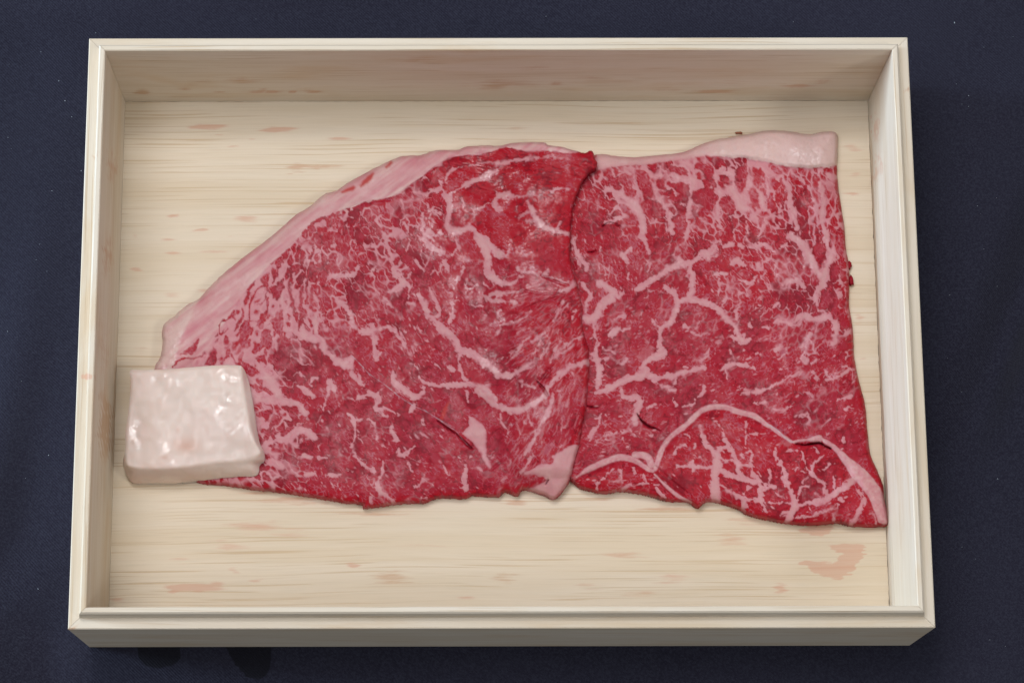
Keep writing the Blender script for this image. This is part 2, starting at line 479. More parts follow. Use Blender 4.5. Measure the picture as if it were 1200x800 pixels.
# rim marks
for q in [(103, 441, 5, 2.2, 2.2, 0.1), (1066, 106, 2, 6, .7, .8), (84, 737, 6, 1.5, .7, .8), (118, 170, 2, 8, .5, .9), (116, 185, 2, 10, .5, .9)]: S(*q)

def stain_of(P):
    u, v = project(P)
    u = u + 9 * fbm(v / 1.6, u / 160, 12, 2); v = v + 1.2 * fbm(u / 9, v / 4, 14, 2)
    s = np.zeros(len(u)); h = np.zeros(len(u)) + .2
    for (a, b, ru, rv, st, hu) in STAINS:
        w = ((u - a) / ru) ** 2 + ((v - b) / rv) ** 2
        k = np.where(w < 9, st * np.exp(-w * .75), 0)
        h = np.where(k > s, hu, h); s = np.maximum(s, k)
    s = np.minimum(s * 1.08, 1.2)
    for P2 in STAIN_POLYS:
        d = np.full(len(u), 9e9); ins = np.zeros(len(u), bool)
        for i in range(len(P2)):
            a, b = P2[i], P2[(i + 1) % len(P2)]
            d = np.minimum(d, seg_dist(u, v, a, b)[0])
            cr = (a[1] > v) != (b[1] > v)
            ins ^= cr & (u < (b[0] - a[0]) * (v - a[1]) / ((b[1] - a[1]) or 1e-9) + a[0])
        k = .80 * sst(-2.5, 2.5, np.where(ins, d, -d))
        h = np.where(k > s, 0.0, h); s = np.maximum(s, k)
    return s, h

box = thing('wooden_box', 'open pale wood box with a stepped rim holding the beef', 'box', (0, BOX_D / 2 * MM, 0))

def add_bar(name, length, profile, fine, parent, rotz, loc, mat, wav=0.0):
    """profile: closed list of (across from the outer face, z); ends mitred at 45 degrees."""
    prof = []
    N = len(profile)
    for i in range(N):
        a, b = np.array(profile[i]), np.array(profile[(i + 1) % N])
        n = max(1, int(np.hypot(*(b - a)) / fine))
        prof += [a + (b - a) * k / n for k in range(n)]
    prof = np.array(prof); M = len(prof)
    ns = int(length / 1.5)
    t = np.linspace(-1, 1, ns + 1)
    V = []
    for q in t:
        half = length / 2 - prof[:, 0] - .06
        x = q * half
        zz = prof[:, 1].copy()
        if wav:
            top = prof[:, 1] > profile[0][1] + 1
            zz = zz + top * wav * fbm(x / 40, x * 0 + 3, int(length) + int(rotz * 3), 2)
        V.append(np.stack([x, prof[:, 0], zz], 1))
    V = np.concatenate(V)
    F = []
    for i in range(ns):
        for j in range(M):
            k = (j + 1) % M
            F.append((i * M + j, (i + 1) * M + j, (i + 1) * M + k, i * M + k))
    F.append(tuple(range(M))); F.append(tuple(reversed(range(ns * M, ns * M + M))))
    R = np.array(Matrix.Rotation(rotz, 3, 'Z'))
    W = V @ R.T + np.array(loc)
    s, h = stain_of(W)
    me = mesh_np(name, V * MM, F, {'stain': s, 'stain_hue': h}, smooth=False)
    bm = bmesh.new(); bm.from_mesh(me); bmesh.ops.recalc_face_normals(bm, faces=bm.faces); bm.to_mesh(me); bm.free()
    o = bpy.data.objects.new(name, me); me.materials.append(mat); col.objects.link(o)
    o.matrix_world = Matrix.Translation(Vector(loc) * MM) @ Matrix.Rotation(rotz, 4, 'Z')
    bpy.context.view_layer.update()
    mw = o.matrix_world.copy()
    o.parent = parent; o.matrix_parent_inverse = parent.matrix_world.inverted(); o.matrix_world = mw
    bpy.context.view_layer.update()
    return o

c = .35
wall_prof = [(c, 0), (0, c), (0, LEDGE - c), (c, LEDGE), (WALL, LEDGE), (WALL, 0)]
lip_prof = [(LEDGE_W - .35, LEDGE + .01), (LEDGE_W, LEDGE + LIP_H - 2.6), (LEDGE_W + .35, LEDGE + LIP_H - .7), (LEDGE_W + .95, LEDGE + LIP_H), (WALL - .35, LEDGE + LIP_H), (WALL, LEDGE + LIP_H - .35), (WALL, LEDGE + .01)]
for rz, loc, ln in ((0, (0, 0, 0), BOX_W), (math.pi, (0, BOX_D, 0), BOX_W), (-math.pi / 2, (-BOX_W / 2, BOX_D / 2, 0), BOX_D), (math.pi / 2, (BOX_W / 2, BOX_D / 2, 0), BOX_D)):
    sb = add_bar('side_board', ln, wall_prof, 3.0, box, rz, loc, WOOD_SIDE)
    add_bar('inner_lip', ln, lip_prof, 2.0, sb, rz, loc, WOOD_SIDE, .10)

def build_floor():
    x0, x1, y0, y1 = -BOX_W / 2 + WALL + .03, BOX_W / 2 - WALL - .06, WALL + .03, BOX_D - WALL - .03
    xs = np.linspace(x0, x1, 440); ys = np.linspace(y0, y1, 320)
    X, Y = np.meshgrid(xs, ys); X = X.copy(); Y = Y.copy()
    # slightly ragged sawn ends against the walls
    Y[-1] -= np.abs(.22 * fbm(xs / 3, xs * 0, 3, 3)); X[:, -1] -= np.abs(.35 * fbm(ys / 2, ys * 0, 4, 3))
    P = np.stack([X.ravel(), Y.ravel(), np.full(X.size, FLOOR)], 1)
    s, h = stain_of(P)
    n, mm = len(xs), len(ys); idx = np.arange(n * mm).reshape(mm, n)
    F = np.stack([idx[:-1, :-1], idx[:-1, 1:], idx[1:, 1:], idx[1:, :-1]], -1).reshape(-1, 4).tolist()
    rim = list(idx[0, :]) + list(idx[1:, -1]) + list(idx[-1, -2::-1]) + list(idx[-2:0:-1, 0])
    low = P[rim].copy(); low[:, 2] = .02
    b = len(P); P2 = np.vstack([P, low]); L = len(rim)
    for i in range(L):
        k = (i + 1) % L
        F.append((int(rim[k]), int(rim[i]), b + i, b + k))
    F.append(tuple(range(b + L - 1, b - 1, -1)))
    s = np.concatenate([s, np.zeros(L)]); h = np.concatenate([h, np.zeros(L)])
    me = mesh_np('base_board', P2 * MM, F, {'stain': s, 'stain_hue': h}, smooth=False)
    link('base_board', me, WOOD_FLOOR, box)
build_floor()

# ------------------------------------------------------------------ beef: outlines (photo pixels on the plane they lie in)
LEFT = [(181, 432), (187, 421), (190.5, 403), (189.6, 393), (193, 379), (204.5, 370), (218.5, 358), (234, 349), (250, 331.5), (267.5, 316), (287, 300), (320, 275.4), (343, 255), (364, 241), (379.5, 228), (395, 223), (409, 213), (432, 201), (451, 191), (472, 183),
        (493, 182), (511, 176), (535, 176), (547.5, 172), (568.5, 170.5), (586, 170.5), (607, 167), (636.5, 167), (642, 170.5), (657.5, 172), (677, 177.5), (685.5, 179.5), (691, 176.6), (695, 178.4), (697, 186), (700, 191.5), (698, 198.5), (689, 204), (678.5, 221), (672, 239),
        (670, 258), (668, 280), (668, 301), (670.6, 315), (676, 332.5), (678.5, 345), (682, 359), (683, 385), (689, 406), (690.4, 421), (690.4, 435), (688.7, 452.5), (686, 482), (682.5, 498), (679, 519), (672, 545), (667.7, 562), (660, 574.5), (649, 584.5), (637, 579), (617.8, 573.6), (611, 574.5),
        (606, 580.6), (591.5, 576), (583, 582), (560, 581), (553, 580.6), (542.5, 584), (528.5, 583), (511, 584), (495, 589.4), (478, 589.4), (451.5, 592), (427, 595.5), (423.5, 591), (405, 589), (387, 586), (336, 577.6), (302.5, 574), (269, 569), (228, 564), (205, 545), (190, 510), (183, 470)]
RIGHT_ST = [(640, 200), (670, 190), (701, 181), (721, 183), (744, 184.5), (770, 182), (798, 179), (819, 170.5), (836.5, 164.4), (857.5, 160.5), (876, 157.5), (899, 153), (923.5, 154), (948, 157.5), (962, 155), (974, 154), (980.5, 157), (982, 168), (981, 194), (982, 215), (985, 238), (989, 262.5),
            (991, 287.5), (993.8, 305), (995.5, 322.5), (995, 357.5), (998, 375), (1000, 395), (1001.5, 421.5), (1007, 448), (1013.8, 474), (1016.4, 504), (1020, 532), (1028, 551), (1035, 569), (1036.5, 584.5), (1041, 604), (1040, 615), (1022.5, 617), (998, 616), (980.5, 612.5), (952.5, 615),
            (926, 613.4), (906, 610), (885, 605.5), (873, 601), (867.5, 597), (850, 590.7), (839.5, 588), (827, 588), (818, 595), (808, 588.5), (794, 587.5), (779, 586), (758, 580), (730, 575.4), (707, 578), (689, 574), (679, 571), (670.5, 564), (655, 552), (636, 540), (628, 480), (625, 400), (630, 300), (634, 240)]

# ---- traced marbling.  (tile origin, half width in photo px, points in tile px)
VL = [  # fat veins of the left steak
    ((320,180), 3.2, '740,540 770,640 800,720 810,800'), ((320,180), 2, '730,410 690,440 720,490 740,540'),
    ((320,300), 3.5, '370,150 400,130 520,130 560,90 570,60'), ((320,300), 3.8, '430,300 490,340 520,400 540,470 610,495 665,510 690,560 680,640 690,690'),
    ((320,300), 2.2, '665,500 750,475 800,490 850,540 890,620 914,660'), ((320,300), 5, '280,400 290,500 320,560 350,640 400,670 440,720 520,740 520,680'),
    ((320,300), 7, '150,500 230,540 310,560'), ((320,300), 4, '0,560 50,620 60,560'), ((320,300), 2.2, '680,220 720,260 800,340'), ((320,300), 4, '780,230 840,230 860,190 850,140 830,110'),
    ((320,300), 3, '840,215 890,190 914,210'), ((320,300), 1.3, '650,330 680,370 710,440'), ((320,300), 2.2, '660,100 690,60 640,40'), ((320,300), 1.8, '850,480 880,560 900,600'),
    ((320,300), 5, '60,60 55,150 70,330 80,480 150,500'), ((320,300), 3, '215,150 220,330 240,400 270,420'), ((320,300), 2.5, '140,230 160,260 155,360'), ((320,300), 2.5, '265,260 290,300 330,430 360,500'),
    ((280,420), [5,8,8,7,5,4], '110,0 180,100 240,200 280,270 400,310 450,370'), ((280,420), 6, '100,270 200,275 300,290'), ((280,420), 6, '270,520 330,520 380,470 470,500 500,530'),
    ((280,420), 4, '180,600 200,560 330,540 400,490'), ((280,420), 2.6, '430,200 500,260'), ((280,420), 2.8, '480,170 490,140 525,130'), ((280,420), 4.2, '610,150 635,200'), ((280,420), 2.4, '395,180 450,240'),
    ((280,420), 2.6, '560,410'), ((280,420), 4.5, '490,525'), ((280,420), 5.5, '640,0 700,30 740,0'), ((280,420), 3.6, '750,100 820,170'), ((280,420), 2.3, '740,260 800,275 880,240 914,270'),
    ((280,420), [2,3,3,2,3,3], '730,370 770,420 770,520 760,610 830,700 900,760'), ((280,420), 4.5, '430,655 470,660'), ((280,420), 6, '220,680 280,720'), ((280,420), 3.5, '350,740 400,780'), ((280,420), 1.6, '530,660 600,660'), ((280,420), 3.4, '450,780 510,770'), ((280,420), 2.6, '590,780 680,775'), ((280,420), 1.4, '690,740 730,745'),
    ((280,420), 2, '600,190 580,300 560,340'), ((280,420), 2, '410,100 440,120'), ((280,420), 6, '170,610 250,640'), ((280,420), 4, '120,440 160,430'),
    ((420,480), 2.8, '220,110 240,165 265,205'), ((420,480), [3,4,3.5,1], '270,255 280,300 310,290 380,245'), ((420,480), 1.8, '165,240 195,300'), ((420,480), [1.5,2.5,4,4.5,3,3], '160,340 160,420 130,480 150,540 200,580 240,625'),
    ((420,480), 3.2, '30,370 90,400'), ((420,480), [3,2.6,2], '440,440 420,490 370,525'), ((420,480), 2, '440,460 490,500'), ((420,480), [2,3,3.5], '720,380 715,460 720,530'), ((420,480), 1.5, '680,515 720,520'),
    ((420,480), .8, '560,370 600,430 640,445'), ((420,480), 1.6, '415,155 460,185'), ((420,480), 2.3, '430,70 440,100'), ((420,480), 2.4, '210,0 270,45'), ((420,480), 2.6, '120,0 160,40 190,50'), ((420,480), 1.4, '70,60 100,90 120,195'), ((420,480), .8, '330,360 380,440'),
    ((420,480), 2.8, '90,590 85,620'), ((420,480), 1.8, '420,590 460,595'), ((420,480), 2.2, '0,70 20,60'), ((420,480), 1.8, '0,170 30,220'), ((420,480), 1.6, '550,180 570,190'), ((420,480), 1.2, '350,325 410,350'), ((420,480), 1.6, '740,320 755,310'), ((420,480), 1.8, '800,390 830,400'),
    ((460,160), [4,5.5,6,5.5,5,5,5,5.5,6.5,6], '320,290 350,380 380,430 380,520 370,600 420,630 520,620 560,650 640,720 720,790'), ((460,160), 3.4, '330,350 260,370 220,395 150,370'), ((460,160), 2.4, '540,470 545,550 500,605'), ((460,160), 1.8, '550,500 590,480 640,440'),
    ((460,160), [4,3,4,5,5,3], '370,390 430,360 470,330 540,300 640,260 690,235'), ((460,160), 2, '540,370 545,400 540,420'), ((460,160), 2.2, '470,400 480,460'), ((460,160), [3,4,3], '690,370 680,460 720,490'), ((460,160), [4,3.5,2,1.5], '695,395 740,385 800,400 914,400'),
    ((460,160), [1,2.5,3.5,3,2.5], '520,200 600,180 690,185 800,165 914,130'), ((460,160), [3,3.5,2], '360,290 380,240 460,195'), ((460,160), 1, '440,260 540,215'), ((460,160), 1, '500,270 560,210'), ((460,160), 2.6, '250,490 320,520'), ((460,160), 2.2, '200,520 210,600'), ((460,160), 1.8, '60,420 80,500'),
    ((460,160), 2.6, '210,600 200,640 270,690'), ((460,160), 2.6, '80,580 130,660'), ((460,160), 2.2, '150,650 240,740'), ((460,160), 2.2, '400,790 440,740 430,690'), ((460,160), 2.2, '290,660 320,640'), ((460,160), 1.6, '840,540 870,515 914,500'), ((460,160), 1.6, '150,380 200,420'),
    ((460,280), [4,5,4,4,4,5,5,5], '160,370 210,430 240,510 300,560 370,620 440,700 500,760 560,800'), ((460,280), 1.8, '100,420 150,435'), ((460,280), [1,2,2.4,3,2], '245,310 270,390 310,470 320,510 270,520'), ((460,280), 3.2, '400,420 410,490 380,560'), ((460,280), 2, '400,420 445,410'),
    ((460,280), [6,6.5,6,5,5,5,2], '560,0 620,60 640,150 640,220 700,280 790,300 860,250'), ((460,280), [2.4,1.6,2.2], '475,190 450,250 395,300'), ((460,280), 3.4, '350,150 370,210'), ((460,280), 2.6, '200,200 150,140'), ((460,280), [6,5], '70,300 15,340'), ((460,280), 4, '30,240 0,190'), ((460,280), 4, '330,90 240,40 200,0'),
    ((460,280), [4.5,4,2.5,1], '630,390 680,370 760,365 870,345'), ((460,280), [4,2.6,2], '640,405 720,415 830,430'), ((460,280), 1.4, '490,290 500,330 570,310'), ((460,280), 1.6, '610,440 550,450 480,430'), ((460,280), 1.6, '715,480 705,530 740,540'), ((460,280), 1.8, '800,550 720,575'), ((460,280), 1, '690,650 700,620 740,610'),
    ((460,280), 1, '130,720 160,790'), ((460,280), 1.8, '170,590 190,620'), ((460,280), 1.8, '230,680 265,740'), ((460,280), 1.3, '0,570 60,640 100,740 130,780'), ((460,280), 1.8, '290,600 350,660'), ((460,280), 3, '780,90 760,110'), ((460,280), [2.2,1.5], '820,290 870,250'), ((460,280), 1.4, '740,265 830,235'), ((460,280), 3, '860,210 914,220'),
    ((460,280), 1, '914,650 820,740 770,790'), ((460,280), 1.6, '850,720 830,760'), ((460,280), 2, '80,600 90,620'), ((460,280), 1.4, '110,340 100,400'), ((460,280), 1.2, '600,300 660,330'),
    ((420,380), [5,5,4.5,4], '0,40 60,55 100,40 90,0'), ((420,380), [4,4.5,4,2], '95,60 110,150 120,230 150,190'), ((420,380), 1, '190,20 260,60 310,130 350,210 400,320'), ((420,380), [5,5,5.5,6,5,5,6], '520,0 580,50 650,110 690,170 780,200 870,270 914,310'), ((420,380), [3.5,2.4,2.4,3], '690,170 670,250 690,320 720,370'),
    ((420,380), [2,5,5.5,5.5,4,2], '230,310 245,380 310,440 380,480 430,450 430,410'), ((420,380), [1,4,3.6,4,4.5,4.5,5,5], '400,350 430,385 500,405 580,412 680,400 760,400 850,440 914,500'), ((420,380), 1.7, '460,120 490,165'), ((420,380), 2.3, '520,270 550,300'), ((420,380), .9, '400,180 380,130'),
    ((420,380), [3,4,3.5,3,1.5], '60,450 130,490 120,560 200,570 260,610'), ((420,380), 3.2, '0,490 60,470'), ((420,380), 1.6, '120,470 160,430'), ((420,380), 3.2, '350,575 375,540'), ((420,380), [2,3,3.5], '215,690 230,720 245,765'), ((420,380), 1.8, '430,645 445,670'), ((420,380), 1.6, '730,440 740,520'), ((420,380), 3, '10,340 20,380'), ((420,380), 1.2, '600,280 640,310'), ((420,380), 1.6, '310,40 320,50'), ((420,380), .9, '350,330 420,430'), ((420,380), 3, '850,420 880,400'),
    ((570,160), [1.5,2.5,2.6,2.2,1.6], '50,190 150,160 280,150 400,138 510,145'), ((570,160), 1, '380,245 490,240'), ((570,160), 2, '425,375 470,345 560,350'), ((570,160), [2.5,4,4,4.5], '70,480 50,420 90,400 160,390'), ((570,160), 1.6, '150,410 230,405 310,385'), ((570,160), 1.2, '200,420 210,500'),
    ((570,160), [4,5,5,5,4.5,3], '285,440 310,500 330,560 380,600 440,620 550,650'), ((570,160), 3, '270,570 320,560'), ((570,160), 1.8, '490,570 470,610'), ((570,160), 1.7, '220,545 245,520'), ((570,160), 1.4, '60,490 90,510'), ((570,160), 1.1, '360,395 420,370'),
    ((570,280), 2.8, '210,190 240,220 330,232'), ((570,280), 2, '380,240 412,205'), ((570,280), 2, '390,240 460,270 545,292'), ((570,280), 3, '590,300 530,340 500,350'), ((570,280), [2,3,1.5], '510,420 480,490 445,545'), ((570,280), [2.5,2.4,2,1.2], '640,650 560,690 490,750 450,800'), ((570,280), 2.2, '380,630 300,690'), ((570,280), 1.6, '250,680 210,730'), ((570,280), .8, '360,680 330,740'),
    ((570,280), 1.2, '300,480 200,550 90,580'), ((570,280), .8, '60,650 100,600'), ((570,280), 1.8, '600,480 570,530'), ((570,280), .8, '430,700 360,800'), ((570,280), .8, '280,560 210,640'), ((570,280), 1, '540,440 470,540'),
    ((560,400), [5,5.5,6,5,4,2], '0,110 70,170 140,220 210,230 300,180 400,110'), ((560,400), [6,5,5,5,4.5,4,3.5,4.5,5,5], '0,325 50,370 120,425 240,460 350,430 455,365 470,310 530,240 620,170 740,140'), ((560,400), [1.6,2.2,2.2], '480,130 540,90 650,20'), ((560,400), 1, '490,120 520,50 560,0'),
    ((560,400), [2,2.4,2,2.2,1.6,2.2], '480,390 510,360 440,520 395,610 360,680 310,760'), ((560,400), [2.4,1.4,1.2,.8], '635,210 650,280 620,330 600,430'), ((560,400), .8, '330,460 350,530 365,550'), ((560,400), 1, '350,450 320,550'), ((560,400), 1.2, '250,490 270,580 290,620 380,600 430,560'), ((560,400), .9, '150,490 170,560 200,590 190,680'),
    ((560,400), .9, '235,530 205,600'), ((560,400), 2.6, '300,280 380,310'), ((560,400), 2, '290,260 300,300'), ((560,400), 1, '160,110 230,60'), ((560,400), 1, '180,150 300,60'), ((560,400), 1.2, '240,230 380,150'), ((560,400), 1.2, '400,60 370,90'), ((560,400), 1, '560,590 600,560'), ((560,400), 1.4, '520,330 560,340 545,400'), ((560,400), .9, '80,760 130,710'),
    ((560,480), 1.6, '480,10 440,80'), ((560,480), 1.6, '420,120 370,200 340,280'), ((560,480), 2.2, '370,290 330,370 290,420'), ((560,480), 1.3, '210,340 205,400'), ((560,480), 1, '160,480 200,450'), ((560,480), .9, '90,320 110,300'), ((560,480), 1.2, '560,130 600,100'), ((560,480), 1, '550,250 580,235'),
]
FP_L = [  # fat patches of the left steak
    ((420,480), '740,40 800,80 850,130 855,270 830,300 760,215 700,160 740,110'), ((420,480), '825,270 850,290 888,385 870,385 830,320'),
    ((560,480), '500,310 560,270 610,240 672,238 650,350 612,470 560,540 500,600 440,565 330,535 460,470 400,440 290,425 350,400 440,360 500,360'),
    ((570,160), '140,62 200,40 300,48 380,36 400,70 500,70 612,103 560,107 440,97 290,100 200,85'),
    ((460,160), '0,150 75,125 190,120 290,85 430,85 500,65 640,55 660,100 560,125 430,130 330,170 330,200 270,210 200,270 110,330 0,405'),
]
RL = [  # lean strokes on the fat, left steak
    ((180,300), [1,2,2,1.5], '885,5 845,60 820,120 808,185'), ((180,300), [2.2,2,1.8,1.8,1.6,1.4], '765,195 725,198 695,225 665,270 642,330 645,430'), ((180,300), [1.6,1.8,2.2], '765,280 755,350 742,435'), ((180,300), 1.2, '640,430 690,440'),
    ((180,300), [1,2,2.4,1.4], '600,340 598,400 585,430 555,465'), ((180,300), 1.8, '540,365 535,400 545,430'), ((180,300), [2.2,1.6,1.6,1.8,2,1.2], '540,395 490,420 450,455 440,500 455,522 500,485'), ((180,300), [2,1.4,1.4,1.6,2], '340,645 300,675 210,685 160,705 130,745'), ((180,300), 2, '490,620 500,655 455,715'), ((180,300), 1.8, '520,650 550,710 580,735'), ((180,300), .7, '690,355'),
    ((180,300), .8, '760,230 740,300 700,330'),
    ((320,180), [1,2.2,2.6,2.6,3], '215,560 240,495 300,450 380,415 440,412'), ((320,180), [2.4,3.5,2.8,2], '250,580 330,520 400,460 420,430'), ((320,180), 2, '160,690 165,640 200,595 255,590 270,640 255,670'), ((320,180), 2.4, '240,700 265,670'), ((320,180), 1.8, '15,790 60,710 95,680'), ((320,180), [2,2.4,2], '430,500 500,450 525,500'),
    ((320,180), 4, '330,580 370,620 390,540'), ((320,180), 2, '440,560 430,640 480,680'), ((320,180), 2.4, '580,500 570,560 590,610'), ((320,180), 3, '500,620 490,650'), ((320,180), 2.4, '545,640 570,700 620,760'), ((320,180), 3, '545,410 550,460'), ((320,180), 4, '520,400 600,350 700,330 790,310'), ((320,180), 2.4, '240,790 300,740 360,740 440,790'), ((320,180), 4, '130,770 190,760'), ((320,180), 3.4, '410,690 380,710 420,750'),
    ((320,300), [2.4,2.8,2.4,2,2.4,3,2.6], '165,60 125,110 105,180 110,240 135,320 160,420 185,445'), ((320,300), [2.6,2.6,2,1.6], '165,60 205,90 205,150 155,215'), ((320,300), [2.2,2.6,2.2,1.6], '180,230 185,330 190,420 175,500'), ((320,300), 1.4, '195,440 250,495'),
    ((320,300), 2.6, '10,150 25,90 60,20'), ((320,300), [2,3,2.4], '20,290 40,220 65,160'), ((320,300), [2,3,3,2.2,2], '345,45 270,90 235,140 225,230 225,320'), ((320,300), [3,3,2.6], '290,100 360,60 440,80 540,90'), ((320,300), 2.4, '250,350 260,250 280,190 350,130'), ((320,300), 2, '60,370 60,450 50,540'), ((320,300), 2, '10,430 20,500 60,550'),
    ((280,420), 1.5, '0,30 50,80 100,110'), ((280,420), 4, '50,60 100,95'), ((280,420), [2.6,3.4,2], '80,180 150,200 220,240'), ((280,420), 2.6, '150,150 140,220'), ((280,420), 2.2, '110,310 145,300'), ((280,420), 4, '130,380 210,360'), ((280,420), [2.4,2.4,4,3], '260,350 280,400 220,440 180,540'), ((280,420), 4, '160,480 200,500'), ((280,420), [2.4,2.6,2.4], '310,325 370,400 440,420'), ((280,420), 4, '350,460 300,500'), ((280,420), [3,4,3], '225,600 260,620 300,620'), ((280,420), 2, '310,570 330,620'), ((280,420), 5, '160,730 190,730'), ((280,420), 2, '400,560 405,520'), ((280,420), 2, '435,510 440,560'),
]
RP_L = [((180,300), p) for p in ('780,210 830,190 860,165 872,200 850,260 825,300 800,250', '590,450 630,430 652,500 620,560 637,590 600,617 572,590 580,530', '490,535 512,570 490,597 468,570', '297,555 290,620 260,650 180,660 240,610', '400,612 428,680 400,727 348,722 375,660', '750,485 785,520 787,590 760,622 745,600 690,650 660,640 675,600 720,580 725,520', '678,682 745,660 735,690 710,712', '850,360 870,430 860,540 840,530 800,480 785,430 830,400', '770,660 830,640 850,560 890,540 914,600 914,790 860,740 830,770 790,720', '600,710 660,740 687,790 640,797 600,760')] + [
    ((460,160), '345,165 420,140 520,130 640,140 600,170 520,180 440,205 350,205'), ((460,160), '385,275 410,235 500,205 650,180 690,200 600,245 500,275 440,290'), ((460,160), '335,320 400,310 480,295 440,350 380,375 345,360'), ((460,160), '285,240 345,215 350,290 310,295'), ((460,160), '690,100 760,75 860,85 914,100 914,125 800,150 700,160'),
    ((460,160), '400,415 450,415 468,450 440,480 405,470'), ((460,160), '400,510 440,480 500,480 530,520 520,570 470,610 420,600 395,560'), ((460,160), '430,370 520,345 660,340 690,370 670,430 560,460 545,480 500,460 480,420'),
]
